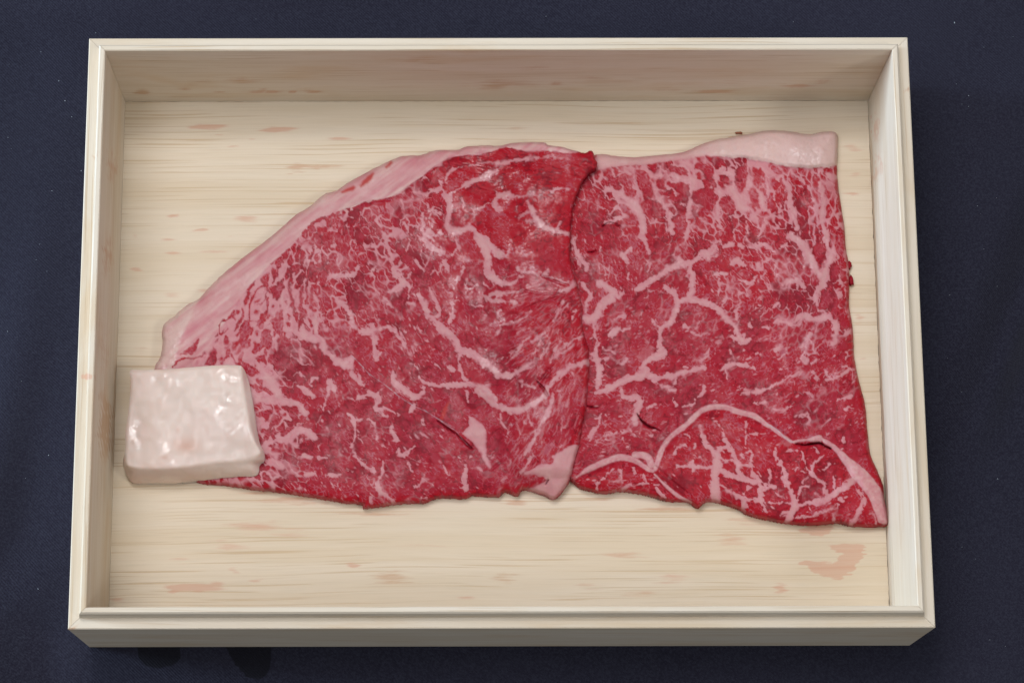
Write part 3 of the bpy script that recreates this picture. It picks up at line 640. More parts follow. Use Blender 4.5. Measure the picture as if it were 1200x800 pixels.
VR = [  # right steak
    ((700,160), [5,6,7,7,6], '60,350 130,365 230,440 290,520 310,640'), ((700,160), [4,5,5,4], '390,370 440,450 490,560 500,650'), ((700,160), [5,6,6,5,5], '480,265 640,290 630,420 600,540 600,640'), ((700,160), 5, '570,235 650,320'), ((700,160), [4,5,4,4], '780,310 820,400 800,530 830,600'), ((700,160), 4.5, '290,680 320,690'), ((700,160), 5, '880,390 900,330 870,290'), ((700,160), 3, '260,300 270,440'), ((700,160), 5, '360,330 340,270 430,260'), ((700,160), 3, '60,580 120,560 160,540'), ((700,160), 3.4, '610,640 580,720'), ((700,160), 2.4, '740,780 800,700 830,720'),
    ((850,140), [8,9,9,6], '0,350 60,450 60,550 140,600'), ((850,140), [4,5,5,5], '150,330 160,430 230,500 260,600'), ((850,140), 2.4, '270,400 290,480'), ((850,140), [3,4.5,5,5], '380,390 430,470 440,580 480,720'), ((850,140), [4,5,5,5], '640,420 655,560 650,660 680,790'), ((850,140), 2.4, '500,370 540,430'), ((850,140), 2.4, '220,780 280,680'), ((850,140), 3, '360,620 370,580'), ((850,140), 2, '560,440 600,560 630,620'), ((850,140), 3, '690,370 710,400'), ((850,140), 3, '270,340 310,370'), ((850,140), 2.4, '140,680 150,760'),
    ((670,280), [1.6,2,2], '190,60 200,130 230,240'), ((670,280), [4.5,4,3.6,3], '10,0 30,90 100,180 90,220'), ((670,280), [5,7,7,7,7,5], '180,290 250,330 280,380 200,450 140,530 80,520'), ((670,280), 2.6, '280,380 320,385 340,360'), ((670,280), [3,4.5,4,3], '80,300 130,380 100,430 90,490'), ((670,280), [3,3,4,4], '150,570 160,640 165,690 150,790'),
    ((670,280), [4,4.5,5,4.5,4.5,4,4,4], '430,340 510,290 590,250 640,200 720,170 790,165 860,120 914,95'), ((670,280), [4,5,5,5,5,5], '620,320 680,360 720,410 800,400 860,420 914,430'), ((670,280), [4,4.5,4.5], '790,170 810,280 790,390'), ((670,280), [4.5,5,5,4,3.5,3], '720,410 690,500 640,570 600,610 600,680 590,750'), ((670,280), 1.8, '540,540 570,580 600,600'), ((670,280), 4.5, '340,110 370,155'), ((670,280), 2.4, '350,110 400,60'), ((670,280), 2.4, '480,0 520,90'), ((670,280), 1.6, '500,220 530,160'),
    ((670,280), [5,4.5], '265,640 310,600'), ((670,280), .9, '290,530 400,510'), ((670,280), 1, '510,390 500,480'), ((670,280), 2.2, '480,400'), ((670,280), 1.8, '380,230 375,270'), ((670,280), 1.7, '750,580 840,640 900,630'), ((670,280), .9, '885,530 830,600'), ((670,280), 1.8, '330,610 390,600'), ((670,280), 2, '690,110 740,150'), ((670,280), 2, '500,690'), ((670,280), 1.6, '440,715'), ((670,280), 2, '210,740 290,760'),
    ((810,270), [5,5,5,4.5,5,5,3], '0,470 100,480 180,530 240,590 290,640 330,720 360,745'), ((810,270), 2.8, '300,540 310,660'), ((810,270), 2, '330,480 300,560'), ((810,270), 1.3, '310,430 370,400'), ((810,270), [4.5,5,4], '60,155 130,150 160,115'), ((810,270), 3.5, '110,180 170,165'), ((810,270), 3.6, '220,110 280,90'), ((810,270), 2.6, '170,290 240,290'), ((810,270), [4,5,4], '270,220 315,200 350,240'), ((810,270), [3.5,3], '445,225 450,255'), ((810,270), [4.5,5,2], '440,110 500,100 570,150'), ((810,270), [2,2.6,2], '320,330 400,350 440,300'), ((810,270), 1.8, '190,330 190,460 220,510'), ((810,270), 3.4, '325,95 345,110'),
    ((810,270), 2.4, '560,235 560,295'), ((810,270), [4,5,4], '610,360 700,330 760,380'), ((810,270), 1.6, '480,310 540,400'), ((810,270), 1.8, '470,460'), ((810,270), 1.8, '440,490 460,500'), ((810,270), 2.4, '580,490 520,525'), ((810,270), 1.8, '455,540'), ((810,270), [6,7,7,7,7,6], '660,30 740,90 790,180 850,290 880,340 860,400'), ((810,270), 4.5, '830,450 840,490'), ((810,270), [4,6,6], '740,575 840,590 914,580'), ((810,270), [2,4,3.5,4], '560,625 610,605 700,630 740,565'), ((810,270), 1.8, '480,640 520,650'), ((810,270), 2.4, '740,780 800,700'), ((810,270), 2, '400,640 390,620'), ((810,270), 3, '600,110 640,100'),
    ((880,270), [6,7,7,6], '560,120 530,200 500,280 480,350'), ((880,270), [4,5,5], '490,0 510,90 545,150'), ((880,270), 3.6, '590,420 600,440'), ((880,270), 4.5, '430,440 440,480'), ((880,270), [3.5,6,6,6,6,4], '290,610 340,570 480,570 560,600 565,700 540,760'), ((880,270), 4.5, '640,690 670,680'), ((880,270), 3, '590,310 600,350'), ((880,270), 2, '490,500 540,470'),
    ((670,390), [5,6,6,5], '150,145 180,220 175,300 170,370'), ((670,390), 3, '240,170 190,180'), ((670,390), [4.5,5.5,6,6.5,5,5.5,5], '170,400 280,360 380,310 490,270 480,215 540,170 620,140'), ((670,390), [4,4.5], '600,20 590,110'), ((670,390), [6,4.5,5,4,3], '490,270 560,300 660,290 740,270 850,240'), ((670,390), 2.8, '550,320 640,370 690,380'), ((670,390), 2.4, '700,310 690,340'), ((670,390), [4,5,6,6,5.5], '330,390 350,430 450,440 440,520 420,600'), ((670,390), 1.8, '320,200 340,210 365,180'),
    ((670,390), 1.8, '200,545 180,600'), ((670,390), 2, '150,640 120,700'), ((670,390), 1.5, '180,590 230,550'), ((670,390), 1.5, '220,690 300,670 380,660'), ((670,390), [1.5,2.5,1.8], '880,340 885,370 860,430'), ((670,390), 1, '740,490 810,480 830,450'), ((670,390), 1.4, '560,480 500,510'), ((670,390), 2.4, '260,100 240,120'), ((670,390), 1.2, '680,440 700,490'), ((670,390), 1.8, '760,230 790,240'), ((670,390), .9, '860,190 900,150'),
    ((800,390), [3.5,4,3], '0,280 60,250 150,230'), ((800,390), [2.4,4,4.5,3], '260,240 340,210 400,210 480,240'), ((800,390), 1.3, '320,120 350,190'), ((800,390), 1.7, '415,120 405,200'), ((800,390), 1.3, '430,180 500,130'), ((800,390), [4,4.5,3], '340,30 410,60 450,40'), ((800,390), 2, '410,60 410,10'), ((800,390), 4, '625,110 650,90'), ((800,390), 2.2, '235,70 255,65'), ((800,390), 2.2, '215,145'), ((800,390), 1.6, '520,150'), ((800,390), [2.6,1.6,2], '140,350 130,390 115,425'), ((800,390), 1.4, '180,110 130,180'),
    ((800,390), [1.5,3,3,3.4,3.4,3,3.6], '370,410 470,395 560,375 640,340 700,300 740,285 775,265'), ((800,390), 2, '630,340 625,405'), ((800,390), 1.7, '375,360 440,385'), ((800,390), 2, '475,465 560,470'), ((800,390), [1.6,2.8,2.8,1.6], '600,505 660,520 720,490 745,465'), ((800,390), [2,1.6], '790,555 840,540'), ((800,390), 1.6, '840,540 850,590'), ((800,390), 1, '560,270 700,240'), ((800,390), 1.2, '700,110 740,80'), ((800,390), 1, '640,180 700,130'), ((800,390), 3, '840,40 860,70'), ((800,390), 3, '800,180 830,170'), ((800,390), 1.8, '860,200 900,180'), ((800,390), 1.8, '820,400 870,420'), ((800,390), 1.4, '280,220 300,300'),
    ((900,390), [2.4,2.6,2.8], '400,320 470,290 545,240'), ((900,390), 2.4, '380,250 405,290'), ((900,390), 2, '270,30 220,180'), ((900,390), 2, '590,500 520,510'), ((900,390), 1.4, '410,570 350,640'), ((900,390), 1.8, '230,545 270,540 265,610'), ((900,390), 1.4, '560,420 460,450'), ((900,390), 1.3, '300,260 350,350'), ((900,390), 3.2, '230,170 250,190'), ((900,390), 2.6, '510,220 570,240'), ((900,390), 1.4, '600,590 560,620'), ((900,390), 3, '510,730 500,700'),
    ((660,480), 1.4, '220,60 290,50'), ((660,480), 1.4, '180,200 230,100'), ((660,480), 1.6, '440,120 470,170'), ((660,480), 1.8, '400,200 430,250'), ((660,480), 1.4, '340,210 270,190'), ((660,480), 1.4, '520,150 600,170'),
]
VE = [  # veins of the round muscle and the small strip at the lower right
    ((780,490), [1.6,2.2,3.2,4.5,5,5,4.6], '230,50 270,170 330,230 345,290 330,400 330,500 335,555'), ((780,490), 2.2, '345,215 365,195 420,190'), ((780,490), [1.4,2,2.6,2.2,2.4,2.6,2.4], '395,150 440,220 480,300 490,350 510,390 590,430 635,420'), ((780,490), [3,2.6,2.6], '350,340 430,380 530,410'), ((780,490), [1.6,1.6,2,2], '350,430 420,480 500,530 590,545'), ((780,490), [1.6,2.2,2.4], '575,255 580,360 630,420'), ((780,490), 1.2, '440,240 500,240 565,225'), ((780,490), 1.2, '490,310 590,330'), ((780,490), .9, '370,290 450,285'),
    ((780,490), 1.4, '590,430 550,460 530,500'), ((780,490), [2.6,2.8,2.6,1.6], '630,450 640,500 640,560 670,620'), ((780,490), 2, '640,490 680,465 730,460'), ((780,490), 3, '530,550 520,620'), ((780,490), 1.8, '75,320 180,320 310,330'), ((780,490), 1.2, '180,280 175,360'), ((780,490), 1, '130,280 180,300'), ((780,490), 1.6, '60,240 75,200 130,180'), ((780,490), .9, '180,240 250,270'), ((780,490), 1.1, '540,30 540,110 530,200'), ((780,490), .9, '540,105 670,105'), ((780,490), 1.6, '330,20 360,50'), ((780,490), .9, '130,100 170,130'), ((780,490), .9, '380,80 390,120'), ((780,490), .8, '470,60 510,90'), ((780,490), 1.1, '700,340 700,400'), ((780,490), .9, '600,350 640,380'), ((780,490), 1.8, '590,560 640,540'), ((780,490), 1.2, '680,430 640,470'), ((780,490), 1.8, '190,170 195,190'), ((780,490), 1.2, '500,240 520,260'), ((780,490), 1.2, '700,560 780,570 860,560'), ((780,490), .9, '740,500 800,540'),
    ((900,490), [2,1.6,2.4,2.8,2.4,4,3.6], '45,200 50,260 100,330 120,410 160,510 180,570 140,680'), ((900,490), [1,1.4,2,1.6], '225,220 250,310 290,370 370,430'), ((900,490), [2,1.4,1], '290,370 310,300 375,245'), ((900,490), 1.3, '290,370 240,410 230,430'), ((900,490), 1.8, '195,550 220,465 265,455'), ((900,490), [2.4,2.6,3,3.2,3.6,3.6], '180,570 260,575 380,540 460,500 540,435 580,405'), ((900,490), 1.8, '375,470 400,520'), ((900,490), 1.3, '345,420 380,440 370,500'), ((900,490), .9, '440,380 450,480'), ((900,490), .7, '415,305 370,350'), ((900,490), [2.4,3,2.4], '640,545 600,640 550,715'), ((900,490), 1.6, '470,530 500,550'), ((900,490), 1.6, '250,660 350,630 450,600 470,570'), ((900,490), 1.6, '190,660 240,650'), ((900,490), .8, '190,345 240,330'), ((900,490), .8, '310,200 330,230'), ((900,490), .8, '140,215 200,220'), ((900,490), 1.2, '270,580 290,630'), ((900,490), .9, '320,500 340,520'), ((900,490), 1.6, '430,640 440,690'), ((900,490), 1.2, '600,480 640,520'), ((900,490), .9, '220,350 260,360'), ((900,490), .8, '330,330 350,370'), ((900,490), 1.4, '90,640 180,600'), ((900,490), 1.2, '20,380 0,420'), ((900,490), 1.2, '710,640 720,700'),
    ((660,480), 1.1, '230,500 300,430 330,400'), ((660,480), 1.3, '230,490 220,530'), ((660,480), .9, '380,400 390,480'), ((660,480), .9, '470,390 480,430'), ((660,480), 1, '380,540 460,500 640,500'), ((660,480), 1.3, '620,520 680,590'), ((660,480), 1, '540,440 560,490'), ((660,480), 1, '300,480 420,470'),
]
FP_R = [((700,160), '0,110 120,125 250,138 400,120 560,105 680,55 780,20 914,0 914,135 720,130 600,155 450,170 300,190 100,205 0,225'), ((850,140), '0,120 150,95 280,70 420,75 560,95 640,80 710,78 755,95 760,160 750,305 640,320 570,327 450,320 330,300 230,277 120,257 0,250')]
SEAM = [((800,390), [3,3.6,4,4.4,4.4,4.4,4.2,3.6,3.2,2.6], '0,640 60,575 120,525 200,495 300,500 370,525 480,555 560,610 640,665 725,725'), ((660,480), [3.4,3.6,3.6,4,4,3.5], '914,20 820,100 730,170 680,230 650,290 615,400'), ((660,480), [2,4,5,5,4.5,3.5,3], '90,450 150,410 250,360 380,315 480,340 560,390 600,410'), ((660,480), [5,6,5], '480,300 560,310 590,370'), ((660,480), [2,2.6,2.6,2], '610,430 680,500 760,570 850,620')]
FP_SEAM = [((900,490), '350,118 450,180 540,260 640,330 720,420 770,500 803,640 803,705 740,695 690,560 640,480 560,390 480,265 430,200 370,160'), ((900,490), '160,150 260,135 340,112 365,125 350,165 260,152 180,166')]
RP_R = [((700,160), p) for p in ('55,250 110,270 160,340 140,362 90,330', '140,265 235,258 237,330 190,340', '190,348 262,370 250,412 200,400', '250,228 330,240 360,330 382,400 320,402 280,340 260,270', '340,203 407,205 400,242 360,235', '452,188 580,213 602,268 540,252 480,217', '388,300 440,283 452,330 410,332', '468,300 560,330 580,305 612,340 612,432 580,442 468,427 490,400 560,395 480,330', '408,365 500,370 502,402 430,392', '288,440 350,413 430,460 455,522 380,545 320,522', '148,450 210,470 252,520 285,592 200,592 170,560 220,540 180,510', '508,540 560,518 602,570 582,645 530,622', '650,215 680,168 720,180 780,220 770,260 802,342 770,342 720,280 690,220', '638,380 740,343 802,400 780,482 700,545 658,510 720,470 650,440', '820,258 880,270 892,322 840,312', '783,143 850,160 867,222 840,200', '823,420 870,408 912,480 880,528 830,470', '488,430 560,460 602,490 570,512')] + [
    ((850,140), p) for p in ('75,330 140,313 152,380 110,492 68,440', '180,325 230,350 275,420 240,420 190,370', '155,500 180,450 215,510 210,590 180,570', '275,540 320,530 340,600 310,635', '240,460 270,470 280,520 260,510', '0,520 40,520 65,600 30,640 0,600', '310,310 370,330 380,370 330,360', '30,320 60,315 70,340')] + [
    ((880,270), p) for p in ('415,110 490,90 500,150 470,250 440,200', '525,260 550,210 560,260 530,320', '565,0 620,0 620,160 575,140', '585,190 625,185 640,260 600,240', '545,240 600,240 600,290 550,300', '470,400 520,400 560,460 500,540 470,500', '405,500 435,480 440,530 410,540', '400,560 440,545 480,550 420,578', '535,510 580,480 580,580 550,590', '590,610 650,580 670,640 610,670', '500,720 530,700 545,730 510,740', '580,760 610,720 650,750 640,800 580,800')]
SIL = [((420,480), .8, '440,0 530,60 600,108 650,140 700,200 730,235'), ((420,380), .65, '0,255 80,335 180,405 280,487 360,538 480,597 560,648 640,688'), ((320,300), .8, '530,670 590,730 650,800'), ((780,490), .5, '680,40 740,70 800,130 850,160'),]
GROOVE_L = [((420,480), [.3,.5,.7,1.6,1.8,.8], '530,75 600,125 650,158 690,195 735,238 760,260'), ((570,280), [.8,1.8,1.6,.8], '520,375 430,405 340,430 250,470'), ((570,280), [1,1.6,1.8,1], '370,245 440,275 510,300 540,310'), ((560,400), [1,2.2,1.5], '400,270 435,310 465,360'), ((570,280), [1,1.2,.8], '260,345 360,365 500,370'), ((560,480), [1,1.5], '90,400 150,350'), ((560,480), [1.5,.8], '470,470 455,500'), ((570,280), [.8,1,.6], '500,420 440,520 350,640'), ((560,400), [1,1.4,1], '520,100 480,190 420,260'), ((460,160), [.6,1.2,1.2,1,.5], '0,407 110,338 215,268 280,208 340,190'), ((320,180), [.5,1,1.2,1.2,1], '460,385 560,345 690,315 790,300 914,215')]
GROOVE_R = [((670,390), [.8,2.2,2.2,1.4,.8], '437,540 470,590 520,628 560,640 595,658'), ((670,390), [.6,1.4,.6], '100,488 135,496 168,498'), ((900,490), [1,2,2.2,1.6,1.4], '185,170 250,178 340,165 380,185 420,203'), ((700,160), [.3,.9,.5], '35,600 60,582 85,575 120,585 155,605'), ((670,280), [.5,1.5,.5], '110,88 135,88 160,78'), ((670,280), [1.8,2], '15,160 25,195'), ((660,480), [1.2,1.2,.8], '120,450 220,405 330,360'), ((660,480), .8, '430,300 520,265 570,262'), ((800,390), [.6,1.4,1.4], '550,570 640,640 720,705'), ((660,480), [.8,1,.8], '620,380 760,500 850,570'), ((660,480), 1, '615,275 660,225 720,180')]

def smooth_line(P, w):
    P = np.array(P, float)
    if len(P) < 3: return P, w
    Q = catmull(P, 4, closed=False)
    if not np.isscalar(w):
        w = np.interp(np.linspace(0, 1, len(Q)), np.linspace(0, 1, len(w)) if len(w) != len(P) else np.linspace(0, 1, len(P)), w)
    return Q, w

def lines(G, L, shrink=.76):
    F = np.full(G.X.shape, -99.0)
    for org, w, txt in L:
        P = pts(org, txt)
        if not np.isscalar(w) and len(w) != len(P): w = np.interp(np.linspace(0, 1, len(P)), np.linspace(0, 1, len(w)), w)
        P, w = smooth_line(P, w)
        w = np.maximum(np.asarray(w) * shrink - .12, .62) * np.ones(len(P))
        F = np.maximum(F, G.line(P, w))
    return F
def polys(G, L, smooth=2):
    F = np.full(G.X.shape, -99.0)
    for org, txt in L:
        F = np.maximum(F, G.poly(catmull(pts(org, txt), smooth), 14))
    return F

# density of the fine marbling: (x, y, gap between grains), grain direction: (x, y, degrees)
TL = [(240,400,6),(270,400,5),(300,370,5),(320,330,5),(345,300,3.5),(370,280,2.5),(400,270,2),(440,260,1.4),(330,370,4.5),(350,380,3),(340,410,1.6),(300,440,4),(310,480,4),(330,520,1.8),(300,550,2.6),(380,340,1.6),(420,330,1.2),(450,300,1.6),(470,270,1.6),(490,240,1.5),(510,220,.6),(480,300,1.4),(500,320,.9),(520,290,.8),(380,400,.5),(360,460,.3),(400,450,.2),(440,420,.2),(400,500,.4),(360,540,.7),(420,550,.5),(460,530,.1),(500,540,-.1),(540,560,0),(480,450,.1),(520,410,.1),(480,360,.4),(460,380,.5),(550,330,0),(560,280,-1),(580,230,-2),(640,210,-3),(620,300,-2),(560,360,0),(600,400,-1),(640,440,-1.5),(580,460,-1.5),(600,520,-1),(640,520,-1),(660,300,-2),(670,480,-2),(620,190,-3)]
AL = [(250,400,115),(310,350,110),(340,330,85),(400,290,70),(440,330,50),(480,260,60),(400,420,50),(350,460,50),(330,500,40),(450,500,35),(520,540,20),(560,380,50),(600,400,-30),(640,420,-50),(620,520,-60),(580,220,-15),(640,210,-10),(640,290,-20),(540,280,60),(670,480,-70)]
TR_ = [(700,230,2),(730,230,3.6),(770,230,3),(820,210,3.6),(850,230,4),(870,230,4.5),(900,230,2.2),(940,240,1.8),(970,230,1.8),(700,260,.2),(690,310,1),(720,300,.5),(760,290,.3),(800,260,1.5),(830,300,.8),(870,280,1.3),(900,300,1),(950,300,1.8),(975,300,2.2),(930,340,1.4),(970,350,1.8),(720,350,.3),(780,340,.4),(820,370,.2),(860,340,1),(880,370,.9),(750,400,.2),(700,420,.8),(820,420,0),(870,420,-.1),(920,420,.2),(960,400,1.1),(970,440,.7),(940,450,.7),(990,480,.2),(950,500,.1),(900,470,-.1),(860,460,-.1),(760,450,-.1),(720,480,.2),(700,510,.4),(740,520,.6),(800,490,-.2),(1010,520,-.5)]
AR = [(720,230,55),(780,230,65),(850,220,60),(930,230,65),(970,260,80),(720,320,60),(780,320,-50),(830,300,45),(900,280,40),(960,320,70),(750,390,-40),(820,400,-35),(880,430,-35),(940,420,-50),(740,470,-20),(980,470,-60),(860,560,40),(960,560,-40)]

def marbling(G, T, A, veins, patches, strokes, lean_polys, eye=None, eye_veins=None, seed=0, soft=0.0):
    X, Y = G.X, G.Y
    A = [(x, y, math.cos(math.radians(2 * a)), math.sin(math.radians(2 * a))) for x, y, a in A]
    T, = G.rbf(T)
    c2, s2 = G.rbf(A); ang = .5 * np.arctan2(s2, c2)
    n3 = fbm(X / 3.2, Y / 3.2, 1 + seed, 2); n8 = fbm(X / 9, Y / 9, 4 + seed, 2); n25 = fbm(X / 28, Y / 28, 9 + seed, 2)
    wx = X + 2.2 * fbm(X / 7, Y / 7, 21 + seed, 2); wy = Y + 2.2 * fbm(X / 7, Y / 7, 33 + seed, 2)
    F1, F2, ID = worley(wx + 1.2 * n3, wy + 1.2 * vnoise(X / 3, Y / 3, 81 + seed), 11.0, ang, 1.85, seed)
    e1 = (F2 - F1) * .5
    f1, f2, id2 = worley(wx, wy, 4.6, ang, 1.7, seed + 3)
    e2 = (f2 - f1) * .5
    V = lines(G, veins)
    if eye is not None:
        V = np.where(eye > -3, -99, V)
        V = np.maximum(V, lines(G, eye_veins, 1.18))
    FP = polys(G, patches)
    sx = X + 1.7 * fbm(X / 6, Y / 6, 51 + seed, 2) + .9 * vnoise(X / 2.6, Y / 2.6, 52 + seed)
    sy = Y + 1.7 * fbm(X / 6, Y / 6, 53 + seed, 2) + .9 * vnoise(X / 2.6, Y / 2.6, 54 + seed)
    Vw = G.at(V, sx, sy); Vw = np.where(Vw > -20, Vw - .12, Vw); FP = G.at(FP, sx * .5 + X * .5, sy * .5 + Y * .5)
    near = np.exp(-(np.clip(-Vw, 0, 99) / 3.0) ** 2)
    if eye is not None: T = np.where(eye > 0, -.35, T)
    # grains: gaps open next to the thick veins, and vary in patches
    ID2 = np.clip(ID * 1.15, 0, 1)
    Te = T.clip(-9, 4) * (.18 + .78 * ID2 ** 1.5) + (T.clip(4, 9) - 4) * .7 + .30 * n25 + .75 * n8 + .25 * near - .62
    cell = Te - e1 + .3 * n3
    fine = (.30 * T.clip(-1, 2.0) + .35 * near + .5 * n8 + .45 * n25 - .62) - e2 + .2 * n3
    # flecks
    g1, g2, gid = worley(X, Y, 9.5, ang + .25, 2.4, seed + 7)
    fleck = np.where(gid > .88, (gid - .88) * 9 - g1, -9) + .4 * n3 - np.where(T < -.8, 1.2, 0)
    h1, h2, hid = worley(wx, wy, 5.2, ang + .2, 2.3, seed + 17)
    tiny = np.where(hid > .76, .12 + (hid - .76) * 3.4 - h1, -9) + 1.0 * n25 + .35 * n3 - np.where(T < -.8, .9, np.where(T < -.2, .45, 0))
    st1, st2, sid = worley(X + .8 * n8, Y + .8 * n8, 4.6, ang, 5.5, seed + 23)
    zone = soft * sst(555, 610, X) * sst(310, 345, Y)
    streak = np.where(sid > .62, .35 + (sid - .62) * 2.2 - st1, -9) + .4 * n25 - 3 * (1 - zone)
    vein = Vw + 1.1 * fbm(X / 13, Y / 13, 101 + seed, 2) + (id2 - .5) * 2.3 + .45 * n3 + .5 * n8
    F = np.maximum(np.maximum(vein, cell), fleck)
    # lean strokes and islands on the fat
    R = np.full(X.shape, -99.0)
    if strokes: R = np.maximum(R, lines(G, strokes))
    if lean_polys: R = np.maximum(R, polys(G, lean_polys) + .3)
    R = G.at(R, sx, sy)
    Rn = R + .4 * n3 + (id2 - .5) * .9
    F = np.where(R > -3, np.minimum(F, -Rn), F)
    faint = np.maximum(np.maximum(.36 * sst(-.6, .7, fine), .58 * sst(-.4, .4, tiny)), .42 * sst(-.6, .5, streak))
    F = np.maximum(F, FP + .5 * n3 + soft * 1.6 * fbm((X * .55 + Y * .83) / 3.5, (X * .83 - Y * .55) / 14, 111, 2) * sst(440, 520, Y) * sst(560, 600, X))
    wf = .5 + 1.5 * sst(.05, .5, fbm(X / 20, Y / 20, 91 + seed, 2)) + soft * sst(545, 610, X) * (1 - sst(-2, 3, FP)) * .9
    fat = np.maximum(sst(-wf, wf * .8, F), faint)
    return dict(fat=fat, F=F, ang=ang, e2=e2, e1=e1, id2=id2, ID=ID, n3=n3, n8=n8, n25=n25, FP=FP, R=R, T=T, V=V)

def fibre_field(G, M, seed):
    X, Y = G.X, G.Y
    ca, sa = np.cos(M['ang']), np.sin(M['ang'])
    # local coordinates along / across the fibres (warped so that they never read as stripes)
    wx = X + 5 * vnoise(X / 13, Y / 13, seed + 2); wy = Y + 5 * vnoise(X / 13, Y / 13, seed + 5)
    f1, f2, idf = worley(wx, wy, 2.1, M['ang'] + .35 * M['n25'], 3.4, seed + 11)
    ln = sst(.42, .06, M['e2'] + .15 * M['n3']) * sst(-.15, .25, fbm(X / 6, Y / 6, seed + 44, 2))
    ln2 = sst(.40, .05, .5 * (f2 - f1)) * sst(.0, .4, fbm(X / 8, Y / 8, seed + 47, 2))
    dk = sst(.75, .1, M['e1'] + .4 * M['n3']) * sst(-.2, .3, fbm(X / 9, Y / 9, seed + 51, 2)) + .25 * sst(.66, .9, idf) * sst(.0, .4, fbm(X / 7, Y / 7, seed + 53, 2))
    near = sst(3.4, .4, -M['F']) * sst(-1.0, .0, M['F'] * -1)
    fib = .38 + .48 * ln + .22 * ln2 + .12 * (idf - .5) + .34 * M['n25'] + .08 * M['n8'] + .12 * (M['ID'] - .5)
    fib = fib - (.30 * dk + .20 * near) * (1 - .8 * ln)
    return np.clip(fib, 0, 1), f1, f2

# ------------------------------------------------------------------ turning a height field into a closed solid
def jitter_outline(P, amp, seed):
    Q = catmull(P, 5)
    n = np.roll(Q, -1, 0) - np.roll(Q, 1, 0)
    n = np.stack([n[:, 1], -n[:, 0]], 1) / (np.linalg.norm(n, axis=1)[:, None] + 1e-9)
    return Q + n * (amp * fbm(Q[:, 0] / 4, Q[:, 1] / 4, seed, 3))[:, None]

def solid(G, sdf, outline, Z, base, attrs, groups):
    """groups: list of (part name, mask) - the first mask that is true takes the face.  Returns [(name, V, F, attrs)]"""
    H, W = G.X.shape
    ok = sdf > -.55 * G.step
    q = ok[:-1, :-1] & ok[:-1, 1:] & ok[1:, 1:] & ok[1:, :-1]
    idx = np.arange(H * W).reshape(H, W)
    quads = np.stack([idx[:-1, :-1], idx[1:, :-1], idx[1:, 1:], idx[:-1, 1:]], -1)[q]
    U = G.X.ravel().copy(); Vv = G.Y.ravel().copy(); z = Z.ravel().copy()
    # boundary edges
    e = np.concatenate([quads[:, [0, 1]], quads[:, [1, 2]], quads[:, [2, 3]], quads[:, [3, 0]]])
    key = np.sort(e, 1); k = key[:, 0].astype(np.int64) * (H * W) + key[:, 1]
    uq, inv, cnt = np.unique(k, return_inverse=True, return_counts=True)
    be = e[cnt[inv] == 1]
    bv = np.unique(be)
    # snap onto the outline
    bx, by = U[bv], Vv[bv]
    best = np.full(len(bv), 9e9); nx = bx.copy(); ny = by.copy()
    N = len(outline)
    for i in range(N):
        a, b = outline[i], outline[(i + 1) % N]
        d = b - a; L = max((d * d).sum(), 1e-9)
        t = np.clip(((bx - a[0]) * d[0] + (by - a[1]) * d[1]) / L, 0, 1)
        px, py = a[0] + t * d[0], a[1] + t * d[1]
        dd = np.hypot(bx - px, by - py); s = dd < best
        best = np.where(s, dd, best); nx = np.where(s, px, nx); ny = np.where(s, py, ny)
    mv = best < 3 * G.step
    U[bv[mv]] = nx[mv]; Vv[bv[mv]] = ny[mv]
    P = unproject(U, Vv, z)
    bz = base.ravel()
    # skirt and underside
    used = np.unique(quads)
    low = {}
    rings = 3
    ext = [P]; n0 = len(P)
    at = {kk: [v.ravel()] for kk, v in attrs.items()}
    pos = {int(b): i for i, b in enumerate(bv)}
    nb = len(bv)
    cx = np.array([U[used].mean(), Vv[used].mean()])
    for r in range(1, rings + 1):
        f = r / rings
        Q = P[bv].copy()
        Q[:, 2] = Q[:, 2] * (1 - f) + np.minimum(bz[bv], Q[:, 2] - .05) * f
        ext.append(Q)
        for kk in at:
            at[kk].append(attrs[kk].ravel()[bv])
    P = np.concatenate(ext)
    side = []
    bi = np.array([pos[int(x)] for x in be.ravel()]).reshape(-1, 2)
    for r in range(rings):
        a0 = be[:, 0] if r == 0 else n0 + (r - 1) * nb + bi[:, 0]
        a1 = be[:, 1] if r == 0 else n0 + (r - 1) * nb + bi[:, 1]
        b0 = n0 + r * nb + bi[:, 0]; b1 = n0 + r * nb + bi[:, 1]
        side.append(np.stack([a1, a0, b0, b1], -1))
    side = np.concatenate(side)
    owner = np.tile(be[:, 0], rings)
    at = {kk: np.concatenate(v) for kk, v in at.items()}
    # underside: one fan-free polygon following the lowest ring
    nxt = {int(a): int(b) for a, b in bi}
    loop = [int(bi[0, 0])]
    while nxt.get(loop[-1]) is not None and nxt[loop[-1]] != loop[0] and len(loop) <= nb: loop.append(nxt[loop[-1]])
    under = tuple(n0 + (rings - 1) * nb + i for i in loop)
    out = []
    fv = quads[:, 0]; lab = np.full(len(quads), -1); labs = np.full(len(side), -1)
    for gi, (nm, mk) in enumerate(groups):
        mk = mk.ravel()
        lab = np.where((lab < 0) & mk[fv], gi, lab); labs = np.where((labs < 0) & mk[owner], gi, labs)
    for gi, (nm, mk) in enumerate(groups):
        f4 = np.concatenate([quads[lab == gi], side[labs == gi]])
        if len(f4) == 0: continue
        use = np.unique(f4)
        faces = np.searchsorted(use, f4).tolist()
        if gi == len(groups) - 1:
            use2 = np.unique(np.concatenate([use, np.array(under)]))
            faces = np.searchsorted(use2, f4).tolist() + [tuple(np.searchsorted(use2, np.array(under)).tolist())]
            use = use2
        out.append((nm, P[use], faces, {kk: v[use] for kk, v in at.items()}))
    return out

def emit(parts, parent, mat):
    for nm, P, F, A in parts:
        me = mesh_np(nm, P * MM, F, A)
        link(nm, me, mat, parent)

